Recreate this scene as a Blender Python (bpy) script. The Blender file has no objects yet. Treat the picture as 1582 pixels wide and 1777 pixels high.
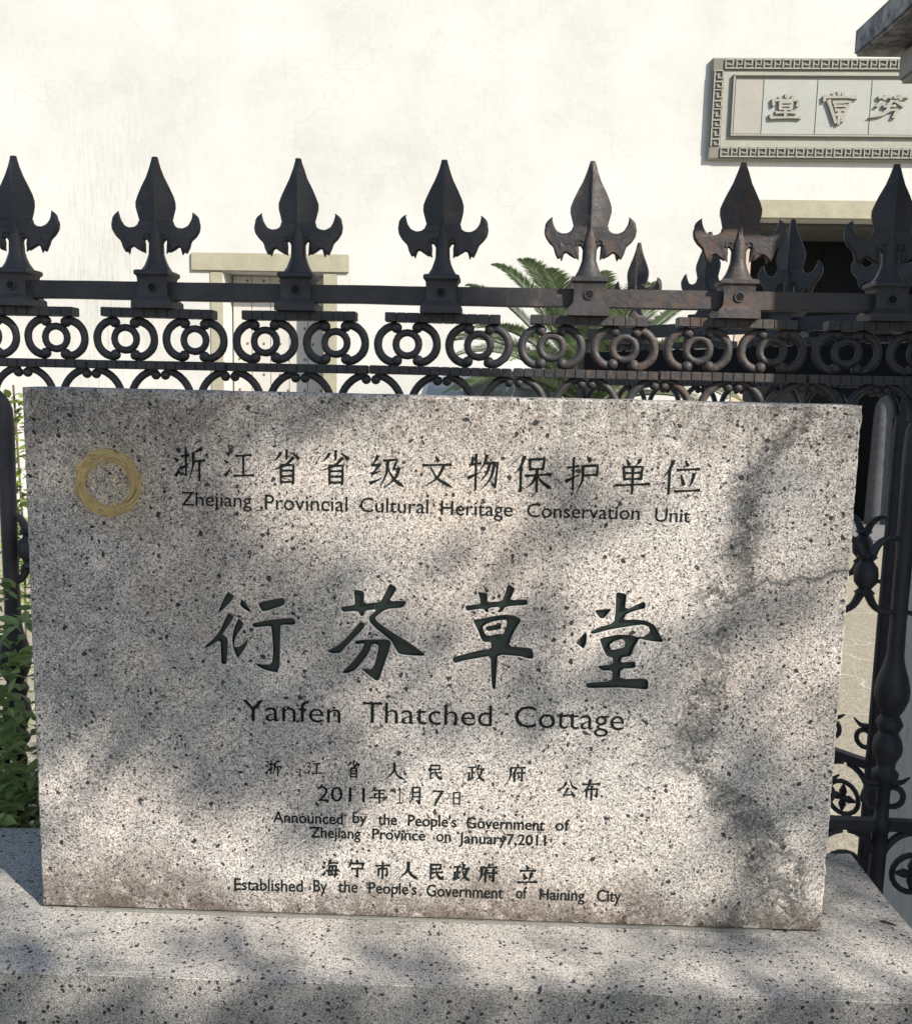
import bpy, bmesh, math, random
from mathutils import Vector, Matrix, geometry, noise
random.seed(7)
sc = bpy.context.scene
COL = sc.collection
R = math.radians
# ------------------------------------------------------------------ camera
CAM = Vector((0.0530, -1.3091, 0.8073)); PITCH, YAW, ROLL = 0.12980, -0.018726, -0.022145
F, CX, CY = 1583.0, 791.0, 888.5            # focal length and centre, in pixels of the photograph
fw = Vector((math.sin(YAW)*math.cos(PITCH), math.cos(YAW)*math.cos(PITCH), -math.sin(PITCH)))
r0 = Vector((math.cos(YAW), -math.sin(YAW), 0)); d0 = -r0.cross(fw)
rt = math.cos(ROLL)*r0 + math.sin(ROLL)*d0; dn = -math.sin(ROLL)*r0 + math.cos(ROLL)*d0
cd = bpy.data.cameras.new('camera'); cam = bpy.data.objects.new('camera', cd); COL.objects.link(cam)
cd.sensor_fit = 'HORIZONTAL'; cd.sensor_width = 36; cd.lens = 36*F/1582; cd.clip_start = .05; cd.clip_end = 500
m3 = Matrix((rt, -dn, -fw)).transposed(); cam.matrix_world = Matrix.Translation(CAM) @ m3.to_4x4()
sc.camera = cam
# ------------------------------------------------------------------ sky, sun, exposure
ELEV, TAZ = R(35), math.atan(1.1)
SUN = Vector((math.cos(ELEV)*math.sin(TAZ), -math.cos(ELEV)*math.cos(TAZ), math.sin(ELEV)))
w = bpy.data.worlds.new('World'); sc.world = w; w.use_nodes = True
nt = w.node_tree; nt.nodes.clear()
sky = nt.nodes.new('ShaderNodeTexSky'); sky.sky_type = 'NISHITA'; sky.sun_disc = False
sky.sun_elevation = ELEV; sky.sun_rotation = math.atan2(SUN.x, SUN.y); sky.air_density = 1.2; sky.dust_density = 1.0; sky.ozone_density = 1.0
bg = nt.nodes.new('ShaderNodeBackground'); bg.inputs[1].default_value = .11
ow = nt.nodes.new('ShaderNodeOutputWorld'); nt.links.new(sky.outputs[0], bg.inputs[0]); nt.links.new(bg.outputs[0], ow.inputs[0])
sd = bpy.data.lights.new('sun', 'SUN'); so = bpy.data.objects.new('sun', sd); COL.objects.link(so)
sd.energy = 4.8; sd.angle = R(.6); sd.color = (1, .925, .82)
so.rotation_euler = SUN.to_track_quat('Z', 'Y').to_euler(); so.location = SUN*20
sc.view_settings.view_transform = 'Standard'; sc.view_settings.look = 'None'
sc.view_settings.exposure = .80; sc.view_settings.gamma = 1; sc.view_settings.use_curve_mapping = False

GZ = -.70                                     # street and courtyard level; z = 0 is the top of the plinth
# ------------------------------------------------------------------ helpers
def at(px, py, Y=0.0, k=0.0):                 # the point of the plane y = Y - k*x seen at a pixel of the photograph
    d = fw + rt*((px-CX)/F) + dn*((py-CY)/F)
    t = (Y - k*CAM.x - CAM.y)/(d.y + k*d.x)
    return CAM + d*t
def tag(o, label=None, cat=None, group=None, kind=None):
    if label: o['label'] = label
    if cat: o['category'] = cat
    if group: o['group'] = group
    if kind: o['kind'] = kind
    return o
def empty(name, loc=(0,0,0), rz=0):
    o = bpy.data.objects.new(name, None); COL.objects.link(o); o.location = loc; o.rotation_euler = (0,0,rz); o.empty_display_size = .1
    return o
def link(name, me, parent=None, loc=(0,0,0), rot=(0,0,0), scale=(1,1,1)):
    o = bpy.data.objects.new(name, me); COL.objects.link(o); o.parent = parent
    o.location = loc; o.rotation_euler = rot; o.scale = scale
    return o
def mesh(bm, mat, smooth=False, name='m'):
    me = bpy.data.meshes.new(name); bm.normal_update(); bm.to_mesh(me); bm.free()
    if mat: me.materials.append(mat)
    if smooth:
        for p in me.polygons: p.use_smooth = True
        if smooth != 'all': me.set_sharp_from_angle(angle=R(smooth if smooth is not True else 40))
    return me
def box(bm, x0, x1, y0, y1, z0, z1, bev=0):
    v = [bm.verts.new((x, y, z)) for x in (x0, x1) for y in (y0, y1) for z in (z0, z1)]
    fs = [bm.faces.new([v[i] for i in f]) for f in ((0,1,3,2),(4,6,7,5),(0,4,5,1),(2,3,7,6),(0,2,6,4),(1,5,7,3))]
    if bev:
        es = {e for f in fs for e in f.edges}
        bmesh.ops.bevel(bm, geom=list(es), offset=bev, segments=2, affect='EDGES')
def tube(bm, pts, rad, n=8, ry=1.0, cap=True):      # swept tube; rad number or list; ry flattens it along Y
    pts = [Vector(p) for p in pts]; rings = []
    if not hasattr(rad, '__len__'): rad = [rad]*len(pts)
    prev = None
    for i, p in enumerate(pts):
        t = (pts[min(i+1, len(pts)-1)] - pts[max(i-1, 0)]).normalized()
        a = Vector((0,1,0)) if abs(t.y) < .9 else Vector((1,0,0))
        if prev is not None: a = prev
        u = t.cross(a).normalized(); v = u.cross(t).normalized(); prev = v
        rings.append([bm.verts.new(p + u*(rad[i]*math.cos(k*2*math.pi/n)) + v*(rad[i]*ry*math.sin(k*2*math.pi/n))) for k in range(n)])
    for a, b in zip(rings, rings[1:]):
        for k in range(n): bm.faces.new((a[k], a[(k+1)%n], b[(k+1)%n], b[k]))
    if cap: bm.faces.new(rings[0][::-1]); bm.faces.new(rings[-1])
def lathe(bm, prof, n=12, c=(0,0,0)):
    rings = [[bm.verts.new((c[0]+r*math.cos(k*2*math.pi/n), c[1]+r*math.sin(k*2*math.pi/n), c[2]+z)) for k in range(n)] for z, r in prof]
    for a, b in zip(rings, rings[1:]):
        for k in range(n): bm.faces.new((a[k], a[(k+1)%n], b[(k+1)%n], b[k]))
    bm.faces.new(rings[0][::-1]); bm.faces.new(rings[-1])
def loft_rect(bm, secs, shape='rect', c=(0,0,0)):   # secs: (z, half width, half depth)
    rings = []
    for z, a, d in secs:
        if shape == 'rect': q = ((-a,-d),(a,-d),(a,d),(-a,d))
        elif shape == 'rib':   # spear leaf: thin rim with a raised midrib
            q = ((-a,-.0022),(-.0052,-d*.55),(0,-d),(.0052,-d*.55),(a,-.0022),(a,.0022),(.0052,d*.55),(0,d),(-.0052,d*.55),(-a,.0022))
        else: q = [(a*math.cos(k*math.pi/4+math.pi/8), d*math.sin(k*math.pi/4+math.pi/8)) for k in range(8)]
        rings.append([bm.verts.new((c[0]+x, c[1]+y, c[2]+z)) for x, y in q])
    n = len(rings[0])
    for a, b in zip(rings, rings[1:]):
        for k in range(n): bm.faces.new((a[k], a[(k+1)%n], b[(k+1)%n], b[k]))
    bm.faces.new(rings[0][::-1]); bm.faces.new(rings[-1])
def ball(bm, c, r, s=(1,1,1), sub=2):
    bmesh.ops.create_icosphere(bm, subdivisions=sub, radius=r, matrix=Matrix.Translation(c) @ Matrix.Diagonal((*s, 1)))
def catmull(p, n=6):
    p = [Vector(q) for q in p]
    if len(p) < 3: return [p[0].lerp(p[-1], i/n) for i in range(n+1)]
    out = []; q = [p[0]*2-p[1]] + p + [p[-1]*2-p[-2]]
    for i in range(1, len(q)-2):
        a, b, c, d = q[i-1:i+3]
        for k in range(n):
            t = k/n
            out.append(.5*((2*b)+(c-a)*t+(2*a-5*b+4*c-d)*t*t+(3*b-a-3*c+d)*t**3))
    out.append(p[-1]); return out

# ------------------------------------------------------------------ materials
class N:                                        # a tiny node-graph helper
    def __init__(s, name):
        s.m = bpy.data.materials.new(name); s.m.use_nodes = True; s.t = s.m.node_tree; s.b = s.t.nodes['Principled BSDF']
        s.co = s.t.nodes.new('ShaderNodeTexCoord').outputs['Object']
    def set(s, key, v):
        i = s.b.inputs[key]
        if hasattr(v, 'links') or isinstance(v, bpy.types.NodeSocket): s.t.links.new(v, i)
        else: i.default_value = v if not (hasattr(v, '__len__') and len(v) == 3) else (*v, 1)
    def _in(s, n, i, v):
        if v is None: return
        if isinstance(v, bpy.types.NodeSocket): s.t.links.new(v, n.inputs[i])
        else:
            if hasattr(v, '__len__') and len(v) == 3 and n.inputs[i].type == 'RGBA': v = (*v, 1)
            n.inputs[i].default_value = v
    def noise(s, scale, detail=2, rough=.5, co=None, out='Fac', dist=0):
        n = s.t.nodes.new('ShaderNodeTexNoise'); s._in(n, 'Vector', co or s.co); n.inputs['Scale'].default_value = scale
        n.inputs['Detail'].default_value = detail; n.inputs['Roughness'].default_value = rough; n.inputs['Distortion'].default_value = dist
        return n.outputs[out]
    def vor(s, scale, co=None, feature='F1', out='Distance'):
        n = s.t.nodes.new('ShaderNodeTexVoronoi'); n.feature = feature; s._in(n, 'Vector', co or s.co); n.inputs['Scale'].default_value = scale
        return n.outputs[out]
    def ramp(s, v, stops, interp='LINEAR'):
        n = s.t.nodes.new('ShaderNodeValToRGB'); s._in(n, 0, v); cr = n.color_ramp; cr.interpolation = interp
        while len(cr.elements) < len(stops): cr.elements.new(.5)
        for e, (p, c) in zip(cr.elements, stops):
            e.position = p; e.color = (c, c, c, 1) if not hasattr(c, '__len__') else (*c, 1)
        return n.outputs[0]
    def mix(s, f, a, b, mode='MIX'):
        n = s.t.nodes.new('ShaderNodeMix'); n.data_type = 'RGBA'; n.blend_type = mode
        s._in(n, 0, f); s._in(n, 6, a); s._in(n, 7, b); return n.outputs[2]
    def math(s, op, a, b=None, c=None, clamp=False):
        n = s.t.nodes.new('ShaderNodeMath'); n.operation = op; n.use_clamp = clamp
        s._in(n, 0, a); s._in(n, 1, b); s._in(n, 2, c); return n.outputs[0]
    def sep(s, v=None):
        n = s.t.nodes.new('ShaderNodeSeparateXYZ'); s._in(n, 0, v or s.co); return n.outputs
    def mapping(s, scale=(1,1,1), co=None, loc=(0,0,0)):
        n = s.t.nodes.new('ShaderNodeMapping'); s._in(n, 0, co or s.co); n.inputs['Scale'].default_value = scale; n.inputs['Location'].default_value = loc
        return n.outputs[0]
    def warp(s, amt, scale, co=None):
        n = s.t.nodes.new('ShaderNodeVectorMath'); n.operation = 'MULTIPLY_ADD'
        s._in(n, 0, s.noise(scale, 1, co=co, out='Color')); n.inputs[1].default_value = (amt,)*3; s._in(n, 2, co or s.co); return n.outputs[0]
    def bump(s, h, dist=.001, strength=1):
        n = s.t.nodes.new('ShaderNodeBump'); n.inputs['Distance'].default_value = dist; n.inputs['Strength'].default_value = strength
        s._in(n, 'Height', h); s.t.links.new(n.outputs[0], s.b.inputs['Normal'])
    def curve(s, v, pts):                        # piecewise function of a 0..1 value
        n = s.t.nodes.new('ShaderNodeFloatCurve'); s._in(n, 'Value', v); c = n.mapping.curves[0]
        while len(c.points) < len(pts): c.points.new(.5, .5)
        for p, (x, y) in zip(c.points, pts): p.location = (x, y); p.handle_type = 'VECTOR'
        n.mapping.update(); return n.outputs[0]

def granite(name, light=(.53,.51,.485), pink=(.52,.455,.41), scale=1.0, stele=False, rough=.8, dark=0.0, side_shade=False):
    n = N(name)
    co = n.warp(.004, 160)
    g1 = n.vor(400*scale, co, out='Color'); r1 = n.sep(g1)
    grain = n.ramp(r1[0], [(0, .22), (.05, .5), (.15, .76), (.36, .92), (.66, 1), (.84, 1.15)], 'CONSTANT')
    fine = n.ramp(n.noise(560*scale, 3, .8), [(.40, .20), (.48, .85), (.58, 1.25)])
    base = n.mix(n.ramp(r1[1], [(0, 0), (.62, 0), (.66, .75)], 'CONSTANT'), light, pink)
    base = n.mix(n.ramp(n.noise(5, 3, .6), [(.4, 0), (.65, .6)]), base, pink)
    c = n.mix(1, base, grain, 'MULTIPLY'); c = n.mix(1, c, fine, 'MULTIPLY')
    # larger black mica specks of irregular shape
    co2 = n.warp(.009, 90)
    g2 = n.sep(n.vor(112*scale, co2, out='Color')); d2 = n.vor(112*scale, co2)
    sp = n.math('MULTIPLY', n.ramp(g2[0], [(0, 1), (.19 + dark, 0)], 'CONSTANT'), n.ramp(n.math('SUBTRACT', d2, n.math('MULTIPLY', g2[1], .30)), [(.14, 1), (.20, 0)]))
    c = n.mix(n.math('MULTIPLY', sp, .97), c, (.016, .016, .018))
    g4 = n.sep(n.vor(250*scale, co, out='Color')); d4 = n.vor(250*scale, co)
    sp4 = n.math('MULTIPLY', n.ramp(g4[0], [(0, 1), (.18, 0)], 'CONSTANT'), n.ramp(d4, [(.26, 1), (.38, 0)]))
    c = n.mix(n.math('MULTIPLY', sp4, .85), c, (.035, .035, .036))
    gl = n.math('MULTIPLY', n.ramp(g4[1], [(0, 1), (.10, 0)], 'CONSTANT'), n.ramp(d4, [(.2, 1), (.34, 0)]))
    c = n.mix(n.math('MULTIPLY', gl, .6), c, (.74, .72, .70))
    g3 = n.sep(n.vor(60*scale, co2, out='Color')); d3 = n.vor(60*scale, co2)
    sp3 = n.math('MULTIPLY', n.ramp(g3[0], [(0, 1), (.06, 0)], 'CONSTANT'), n.ramp(d3, [(.10, 1), (.18, 0)]))
    c = n.mix(n.math('MULTIPLY', sp3, .92), c, (.02, .02, .02))
    # weathering: broad grey film
    film = n.ramp(n.noise(3.3, 4, .62), [(.42, 0), (.70, .55)])
    c = n.mix(film, c, n.mix(1, c, (.62, .65, .64), 'MULTIPLY'))
    if stele:
        x, y, z = n.sep()
        u = n.math('ADD', x, .6); v = n.math('DIVIDE', z, .802); u = n.math('DIVIDE', u, 1.2)
        wob = n.math('MULTIPLY', n.math('SUBTRACT', n.noise(16, 4, .7), .5), .06)
        wob2 = n.math('MULTIPLY', n.math('SUBTRACT', n.noise(70, 3, .7), .5), .05)
        # lichen-black vein wandering down the right third: u = f(v)
        path = n.curve(v, [(0,.97),(.06,.955),(.16,.93),(.25,.89),(.33,.825),(.42,.83),(.50,.845),(.6,.85),(.68,.86),(.76,.865),(.86,.865),(.95,.915),(1,.93)])
        wid = n.curve(v, [(0,.05),(.06,.075),(.16,.08),(.25,.05),(.33,.03),(.42,.045),(.50,.04),(.6,.06),(.68,.06),(.76,.045),(.82,.03),(.88,.02),(.95,.03),(1,.05)])
        wid = n.math('MULTIPLY', wid, .78)
        d = n.math('ABSOLUTE', n.math('ADD', n.math('SUBTRACT', u, path), n.math('ADD', wob, wob2)))
        k = n.math('SUBTRACT', 1, n.math('DIVIDE', d, n.math('ADD', wid, .004)), clamp=True)
        nv = n.noise(26, 6, .72, dist=1.2); nl = n.noise(17, 5, .65, dist=.8)
        lines = n.ramp(n.math('ABSOLUTE', n.math('SUBTRACT', nl, .5)), [(.014, 1), (.040, 0)])
        lines2 = n.ramp(n.math('ABSOLUTE', n.math('SUBTRACT', nv, .5)), [(.022, 1), (.060, 0)])
        patch = n.math('MULTIPLY', n.ramp(nv, [(.50, 0), (.58, 1)]), n.ramp(n.noise(300, 3, .7), [(.35, .35), (.6, 1)]))
        gap = n.ramp(n.noise(7.5, 3, .6, co=n.mapping((1,1,1.3), loc=(.7,0,2.3))), [(.40, 0), (.54, 1)])
        k = n.math('MULTIPLY', k, n.math('ADD', .22, n.math('MULTIPLY', gap, .75)))
        kk = n.ramp(k, [(.12, 0), (.5, 1)])
        k1 = n.math('MULTIPLY', kk, n.math('MAXIMUM', n.math('MAXIMUM', lines, n.math('MULTIPLY', lines2, .75)), n.math('MULTIPLY', patch, n.ramp(k, [(.2, 0), (.7, .9)]))), clamp=True)
        halo = n.math('MULTIPLY', n.ramp(k, [(.1, 0), (.9, .10)]), n.ramp(n.noise(40, 4, .7), [(.4, .3), (.6, 1)]))
        c = n.mix(halo, c, (.07,.08,.075))
        c = n.mix(n.math('MULTIPLY', k1, .74), c, (.018,.022,.022))
        # crack from the right edge
        cp = n.curve(u, [(.80,.655),(.86,.64),(.90,.685),(.92,.675),(.94,.69),(.96,.685),(.98,.70),(1,.705)])
        dc = n.math('ABSOLUTE', n.math('ADD', n.math('SUBTRACT', v, cp), n.math('MULTIPLY', wob2, .3)))
        kc = n.math('MULTIPLY', n.ramp(dc, [(.0018, 1), (.0055, 0)]), n.ramp(u, [(.83, 0), (.87, 1)]))
        c = n.mix(n.math('MULTIPLY', kc, .8), c, (.03, .035, .04))
        # dirt creeping up from the joint and hanging from the top edge
        hb = n.curve(u, [(0,.05),(.05,.055),(.12,.075),(.18,.07),(.26,.03),(.36,.035),(.42,.05),(.5,.03),(.58,.075),(.62,.05),(.70,.035),(.76,.065),(.8,.03),(.86,.035),(.93,.03),(1,.04)])
        kb = n.math('SUBTRACT', 1, n.math('DIVIDE', n.math('ADD', v, n.math('MULTIPLY', wob, 1.1)), n.math('MULTIPLY', hb, 2.1)), clamp=True)
        kb = n.math('MULTIPLY', n.math('POWER', kb, .7), n.ramp(n.noise(38, 6, .75), [(.36, .2), (.52, 1)]))
        c = n.mix(n.math('MULTIPLY', kb, .9), c, n.mix(n.noise(9), (.028,.026,.018), (.07,.038,.026)))
        ht = n.ramp(n.math('ADD', v, n.math('MULTIPLY', n.noise(22, 4, .7), .12)), [(.93, 0), (1.08, .7)])
        c = n.mix(n.math('MULTIPLY', ht, n.ramp(n.noise(45, 4, .7), [(.4, .1), (.6, .9)])), c, n.mix(1, c, (.45,.42,.38), 'MULTIPLY'))
        # grey-black film on the left and hanging from the top, yellow bloom round the emblem
        lf = n.math('MULTIPLY', n.ramp(u, [(.02, .8), (.38, 0)]), n.ramp(n.noise(28, 6, .78), [(.40, .0), (.62, .75)]))
        c = n.mix(lf, c, n.mix(1, c, (.34,.37,.40), 'MULTIPLY'))
        vd = n.t.nodes.new('ShaderNodeVectorMath'); vd.operation = 'DISTANCE'; n._in(vd, 0, n.co); vd.inputs[1].default_value = (-.470, -.065, .668)
        yb = n.math('MULTIPLY', n.ramp(vd.outputs['Value'], [(.045, .55), (.085, 0)]), n.ramp(n.noise(50, 4, .7), [(.35, .3), (.65, 1)]))
        c = n.mix(yb, c, n.mix(1, c, (1.0,.86,.55), 'MULTIPLY'))
        tf = n.math('MULTIPLY', n.ramp(v, [(.86, 0), (1, .7)]), n.ramp(n.noise(20, 6, .8, co=n.mapping((3,1,.6))), [(.46, 0), (.64, .9)]))
        c = n.mix(tf, c, n.mix(1, c, (.36,.37,.37), 'MULTIPLY'))
        # rusty warm stains
        rs = n.ramp(n.noise(2.1, 3, .6, co=n.mapping((1,1,.8), loc=(3.1,0,1.2))), [(.5, 0), (.7, .35)])
        c = n.mix(rs, c, n.mix(1, c, (1.0,.86,.74), 'MULTIPLY'))
    else:
        bl = n.ramp(n.noise(9, 4, .65, co=n.mapping((1,2.2,1.5), loc=(1.3,0,0))), [(.52, 0), (.72, .7)])
        c = n.mix(bl, c, n.mix(1, c, (.34,.36,.36), 'MULTIPLY'))
    if side_shade:                                   # shade painted into the sides, top lightened, by face direction
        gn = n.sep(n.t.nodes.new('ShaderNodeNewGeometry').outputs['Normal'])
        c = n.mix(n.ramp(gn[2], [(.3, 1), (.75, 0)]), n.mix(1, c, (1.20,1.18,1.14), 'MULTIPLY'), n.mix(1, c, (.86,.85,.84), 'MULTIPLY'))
    n.set('Base Color', c); n.set('Roughness', rough)
    h = n.math('ADD', n.noise(330*scale, 3, .7), n.math('MULTIPLY', n.noise(60, 3, .6), .7))
    h = n.math('SUBTRACT', h, n.math('MULTIPLY', sp, .5))
    n.bump(h, .0012, .8)
    return n.m

def iron(name, rust=.6):
    n = N(name)
    x = n.sep(n.t.nodes['Texture Coordinate'].outputs['Object'])
    geo = n.t.nodes.new('ShaderNodeNewGeometry').outputs['Position']
    gx = n.sep(geo)
    spread = n.ramp(gx[0], [(0, 0), (.55, .13), (.72, .03)])   # rust grows to the right, cut back where the pillar shades the iron
    nz = n.math('ADD', n.noise(38, 5, .72, co=geo), spread)
    nz = n.math('SUBTRACT', nz, n.ramp(gx[2], [(.7, .08), (.84, 0)]))  # painted-in dark: less rust on the silhouetted lower iron
    f = n.ramp(nz, [(.60 - .0*rust, 0), (.70, 1)])
    paint = n.mix(n.ramp(n.noise(12, 3, co=geo), [(.35, 0), (.7, 1)]), (.024,.024,.029), (.042,.041,.045))
    rustc = n.mix(n.noise(90, 4, .7, co=geo), (.05,.036,.030), (.20,.125,.09))
    lich = n.ramp(n.noise(140, 3, .6, co=geo), [(.68, 0), (.74, .6)])
    c = n.mix(n.math('MULTIPLY', f, rust), paint, rustc)
    c = n.mix(n.math('MULTIPLY', lich, n.math('MULTIPLY', f, .8)), c, (.32,.29,.22))
    lit_dust = n.math('MULTIPLY', n.ramp(n.noise(9, 4, .7, co=geo), [(.3, .25), (.7, 1)]), n.math('MULTIPLY', n.ramp(gx[0], [(0, .12), (.45, .75), (.6, .7), (.72, .1)]), n.ramp(gx[2], [(.7, .1), (.84, 1)])))  # dust plus painted sunlight: bright mid stretch, shaded end and lower iron kept dark
    c = n.mix(n.math('MULTIPLY', lit_dust, .6), c, (.056,.048,.042))
    n.set('Base Color', c); n.set('Roughness', n.ramp(f, [(0, .5), (1, .9)])); n.set('Specular IOR Level', .35)
    n.bump(n.math('ADD', n.noise(120, 4, .7, co=geo), n.math('MULTIPLY', n.noise(35, 2, co=geo), 1.3)), .0016, .7)
    return n.m

def simple(name, col, rough=.7, ns=0, amp=.25, bump=0, metal=0, spec=.5):
    n = N(name)
    if ns:
        c = n.mix(n.noise(ns, 4, .65), tuple(v*(1-amp) for v in col), tuple(min(1, v*(1+amp)) for v in col))
        n.set('Base Color', c)
        if bump: n.bump(n.noise(ns*2.5, 4, .7), bump)
    else: n.set('Base Color', col)
    n.set('Roughness', rough); n.set('Metallic', metal); n.set('Specular IOR Level', spec)
    return n.m

def limewash():
    n = N('limewash'); x, y, z = n.sep()
    c = n.mix(n.ramp(n.noise(.7, 5, .65), [(.38, 0), (.64, 1)]), (.42,.424,.408), (.515,.515,.50))
    pt = n.ramp(n.noise(1.6, 6, .75, co=n.mapping((1,1,1.6), loc=(5,0,2))), [(.50, 0), (.56, .5)]); c = n.mix(pt, c, (.48,.478,.458))
    hc = n.ramp(n.vor(1.1, n.warp(.5, 2.5), 'DISTANCE_TO_EDGE'), [(0, .3), (.006, 0)]); c = n.mix(n.math('MULTIPLY', hc, n.ramp(n.noise(.9, 2), [(.48, 0), (.55, 1)])), c, (.34,.33,.29))
    st = n.noise(6, 5, .8, co=n.mapping((7, 1, .45)))
    reg = n.math('MULTIPLY', n.ramp(n.math('ABSOLUTE', n.math('ADD', x, 4.0)), [(.2, 1), (1.1, 0)]), n.ramp(z, [(0, 1), (.32, 1), (.5, 0)]))
    zz = n.math('DIVIDE', n.math('SUBTRACT', z, 1.7), 3.4)
    reg = n.math('MULTIPLY', n.ramp(n.math('ABSOLUTE', n.math('ADD', x, 3.95)), [(.25, 1), (1.0, 0)]), n.ramp(zz, [(0, .8), (.2, 1), (.62, .6), (.95, 0)]))
    k = n.math('MULTIPLY', n.ramp(st, [(.48, 0), (.68, 1)]), reg)
    c = n.mix(n.math('MULTIPLY', k, .55), c, (.19,.18,.145))
    # drips below the left lintel
    dr = n.math('MULTIPLY', n.ramp(n.noise(9, 4, .8, co=n.mapping((8,1,.3))), [(.5, 0), (.62, 1)]), n.math('MULTIPLY', n.ramp(n.math('ABSOLUTE', n.math('ADD', x, 1.48)), [(.12, 1), (.2, 0)]), n.ramp(n.math('ABSOLUTE', n.math('SUBTRACT', z, 2.60)), [(.05, 1), (.2, 0)])))
    c = n.mix(n.math('MULTIPLY', dr, .5), c, (.25,.22,.15))
    dr2 = n.math('MULTIPLY', n.ramp(n.noise(7, 4, .8, co=n.mapping((5,1,.3))), [(.45, 0), (.7, .5)]), n.math('MULTIPLY', n.ramp(n.math('SUBTRACT', x, 2.3), [(0, 0), (.1, 1)]), n.ramp(n.math('ABSOLUTE', n.math('SUBTRACT', z, 3.80)), [(.05, 1), (.35, 0)])))
    c = n.mix(dr2, c, (.40,.39,.355))
    horiz = n.ramp(n.noise(2.2, 5, .75, co=n.mapping((.5,1,3.5))), [(.54, 0), (.72, .5)])
    c = n.mix(horiz, c, (.44,.435,.40))
    vs = n.ramp(n.noise(3, 5, .8, co=n.mapping((3,1,.25), loc=(2,0,0))), [(.52, 0), (.75, .5)]); c = n.mix(vs, c, (.43,.42,.38))
    n.set('Base Color', c); n.set('Roughness', .9); n.bump(n.noise(14, 5, .7), .006, .5)
    return n.m

GR = granite('stele_granite', stele=True)
GP = granite('plinth_granite', scale=1.35, light=(.43,.42,.40), pink=(.41,.38,.36), rough=.9, dark=.02, side_shade=True)
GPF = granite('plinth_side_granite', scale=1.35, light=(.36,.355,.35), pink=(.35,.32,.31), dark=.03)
IR = iron('cast_iron'); IR2 = iron('cast_iron_back', .2)
LW = limewash()
DARKPAINT = simple('carved_paint', (.012,.020,.018), .38, 60, .5, .0006)
INK = simple('lettering_paint', (.008,.011,.010), .9, 200, .7, spec=.15)
GOLD = simple('faded_gold_paint', (.35,.24,.095), .5, 70, .55, .0015)
GOLDL = simple('pale_gold_line', (.48,.38,.18), .5, 120, .3)
STONE = simple('lintel_stone', (.285,.27,.20), .9, 6, .3, .004)
PSTONE = simple('pillar_stone', (.30,.29,.28), .9, 5, .3, .006)
CAPST = simple('cap_stone', (.20,.195,.195), .9, 14, .55, .008)
PLQ = simple('plaque_brick', (.27,.275,.24), .9, 7, .2, .004)
PLQD = simple('plaque_fret', (.15,.145,.125), .9, 9, .35, .004)
PLQM = simple('plaque_raised_fret', (.26,.255,.225), .9, 11, .25, .003)
DOORW = simple('whitened_door_wood', (.44,.425,.40), .8, 8, .12, .002)
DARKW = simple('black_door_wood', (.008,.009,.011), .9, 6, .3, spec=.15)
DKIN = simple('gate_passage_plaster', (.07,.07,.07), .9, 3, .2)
MORTAR = simple('mortar', (.17,.165,.15), .95, 80, .25, .003)
STUD = simple('rusty_stud', (.16,.12,.09), .7)

# ------------------------------------------------------------------ setting: ground, courtyard, road
def sheet(name, x0, x1, y0, y1, z, mat, div=1):
    bm = bmesh.new(); bmesh.ops.create_grid(bm, x_segments=div, y_segments=div, size=.5)
    for v in bm.verts: v.co = Vector((x0+(v.co.x+.5)*(x1-x0), y0+(v.co.y+.5)*(y1-y0), z))
    return tag(link(name, mesh(bm, mat)), kind='structure')
n = N('street_ground'); c = n.mix(n.noise(1.5, 5, .7), (.10,.10,.095), (.20,.19,.175)); c = n.mix(n.ramp(n.noise(160, 3), [(.4, .4), (.6, 0)]), c, (.05,.05,.05))
n.set('Base Color', c); n.set('Roughness', .95); n.bump(n.noise(60, 4, .7), .006)
sheet('ground', -200, 200, -200, 200, GZ-.02, n.m)
n = N('courtyard_paving')
c = n.mix(n.noise(2.3, 5, .7), (.25,.22,.165), (.36,.325,.25)); c = n.mix(n.ramp(n.noise(45, 4, .7), [(.42, .5), (.6, 0)]), c, (.16,.145,.11))
cr = n.ramp(n.vor(1.7, n.warp(.25, 3), 'DISTANCE_TO_EDGE'), [(0, 1), (.012, 0)]); c = n.mix(n.math('MULTIPLY', cr, .7), c, (.52,.49,.42))
c = n.mix(n.ramp(n.noise(110, 3, .6), [(.62, 0), (.68, .6)]), c, (.5,.46,.38))
n.set('Base Color', c); n.set('Roughness', .9); n.bump(n.noise(50, 4, .7), .01)
sheet('courtyard', -14, 14, .56, 10.6, GZ, n.m)

# ------------------------------------------------------------------ white wall with two doorways
WALLY, KW = 8.70, .031
wroot = empty('white_wall', (0, WALLY, GZ), -math.atan(KW))
tag(wroot, 'tall whitewashed courtyard wall behind the iron fence, streaked grey at left', 'wall')
LX0, LX1, LTOP = -2.72, -1.60, 2.06          # left opening
RX0, RX1, RTOP = 2.90, 5.02, 2.68            # right opening
WTOP = 6.4
def wb(bm, x0, x1, z0, z1, t=.98): box(bm, x0, x1, 0, t, z0-GZ, z1-GZ)
bm = bmesh.new()
wb(bm, -14, LX0, GZ, WTOP); wb(bm, LX0, LX1, LTOP, WTOP); wb(bm, LX1, RX0, GZ, WTOP); wb(bm, RX0, RX1, RTOP, WTOP); wb(bm, RX1, 14, GZ, WTOP)
bmesh.ops.remove_doubles(bm, verts=bm.verts, dist=1e-4)
wm = link('wall_face', mesh(bm, LW), wroot)
TILE = simple('roof_tile', (.09,.09,.095), .8, 8, .3)
bm = bmesh.new(); box(bm, -14, 14, -.18, 1.16, WTOP-GZ+.002, WTOP-GZ+.14, .02); link('coping', mesh(bm, TILE), wroot)
def wroot_thing(name, x, label, cat):
    o = empty(name, (x, WALLY-KW*x, GZ), -math.atan(KW)); return tag(o, label, cat)
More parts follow.
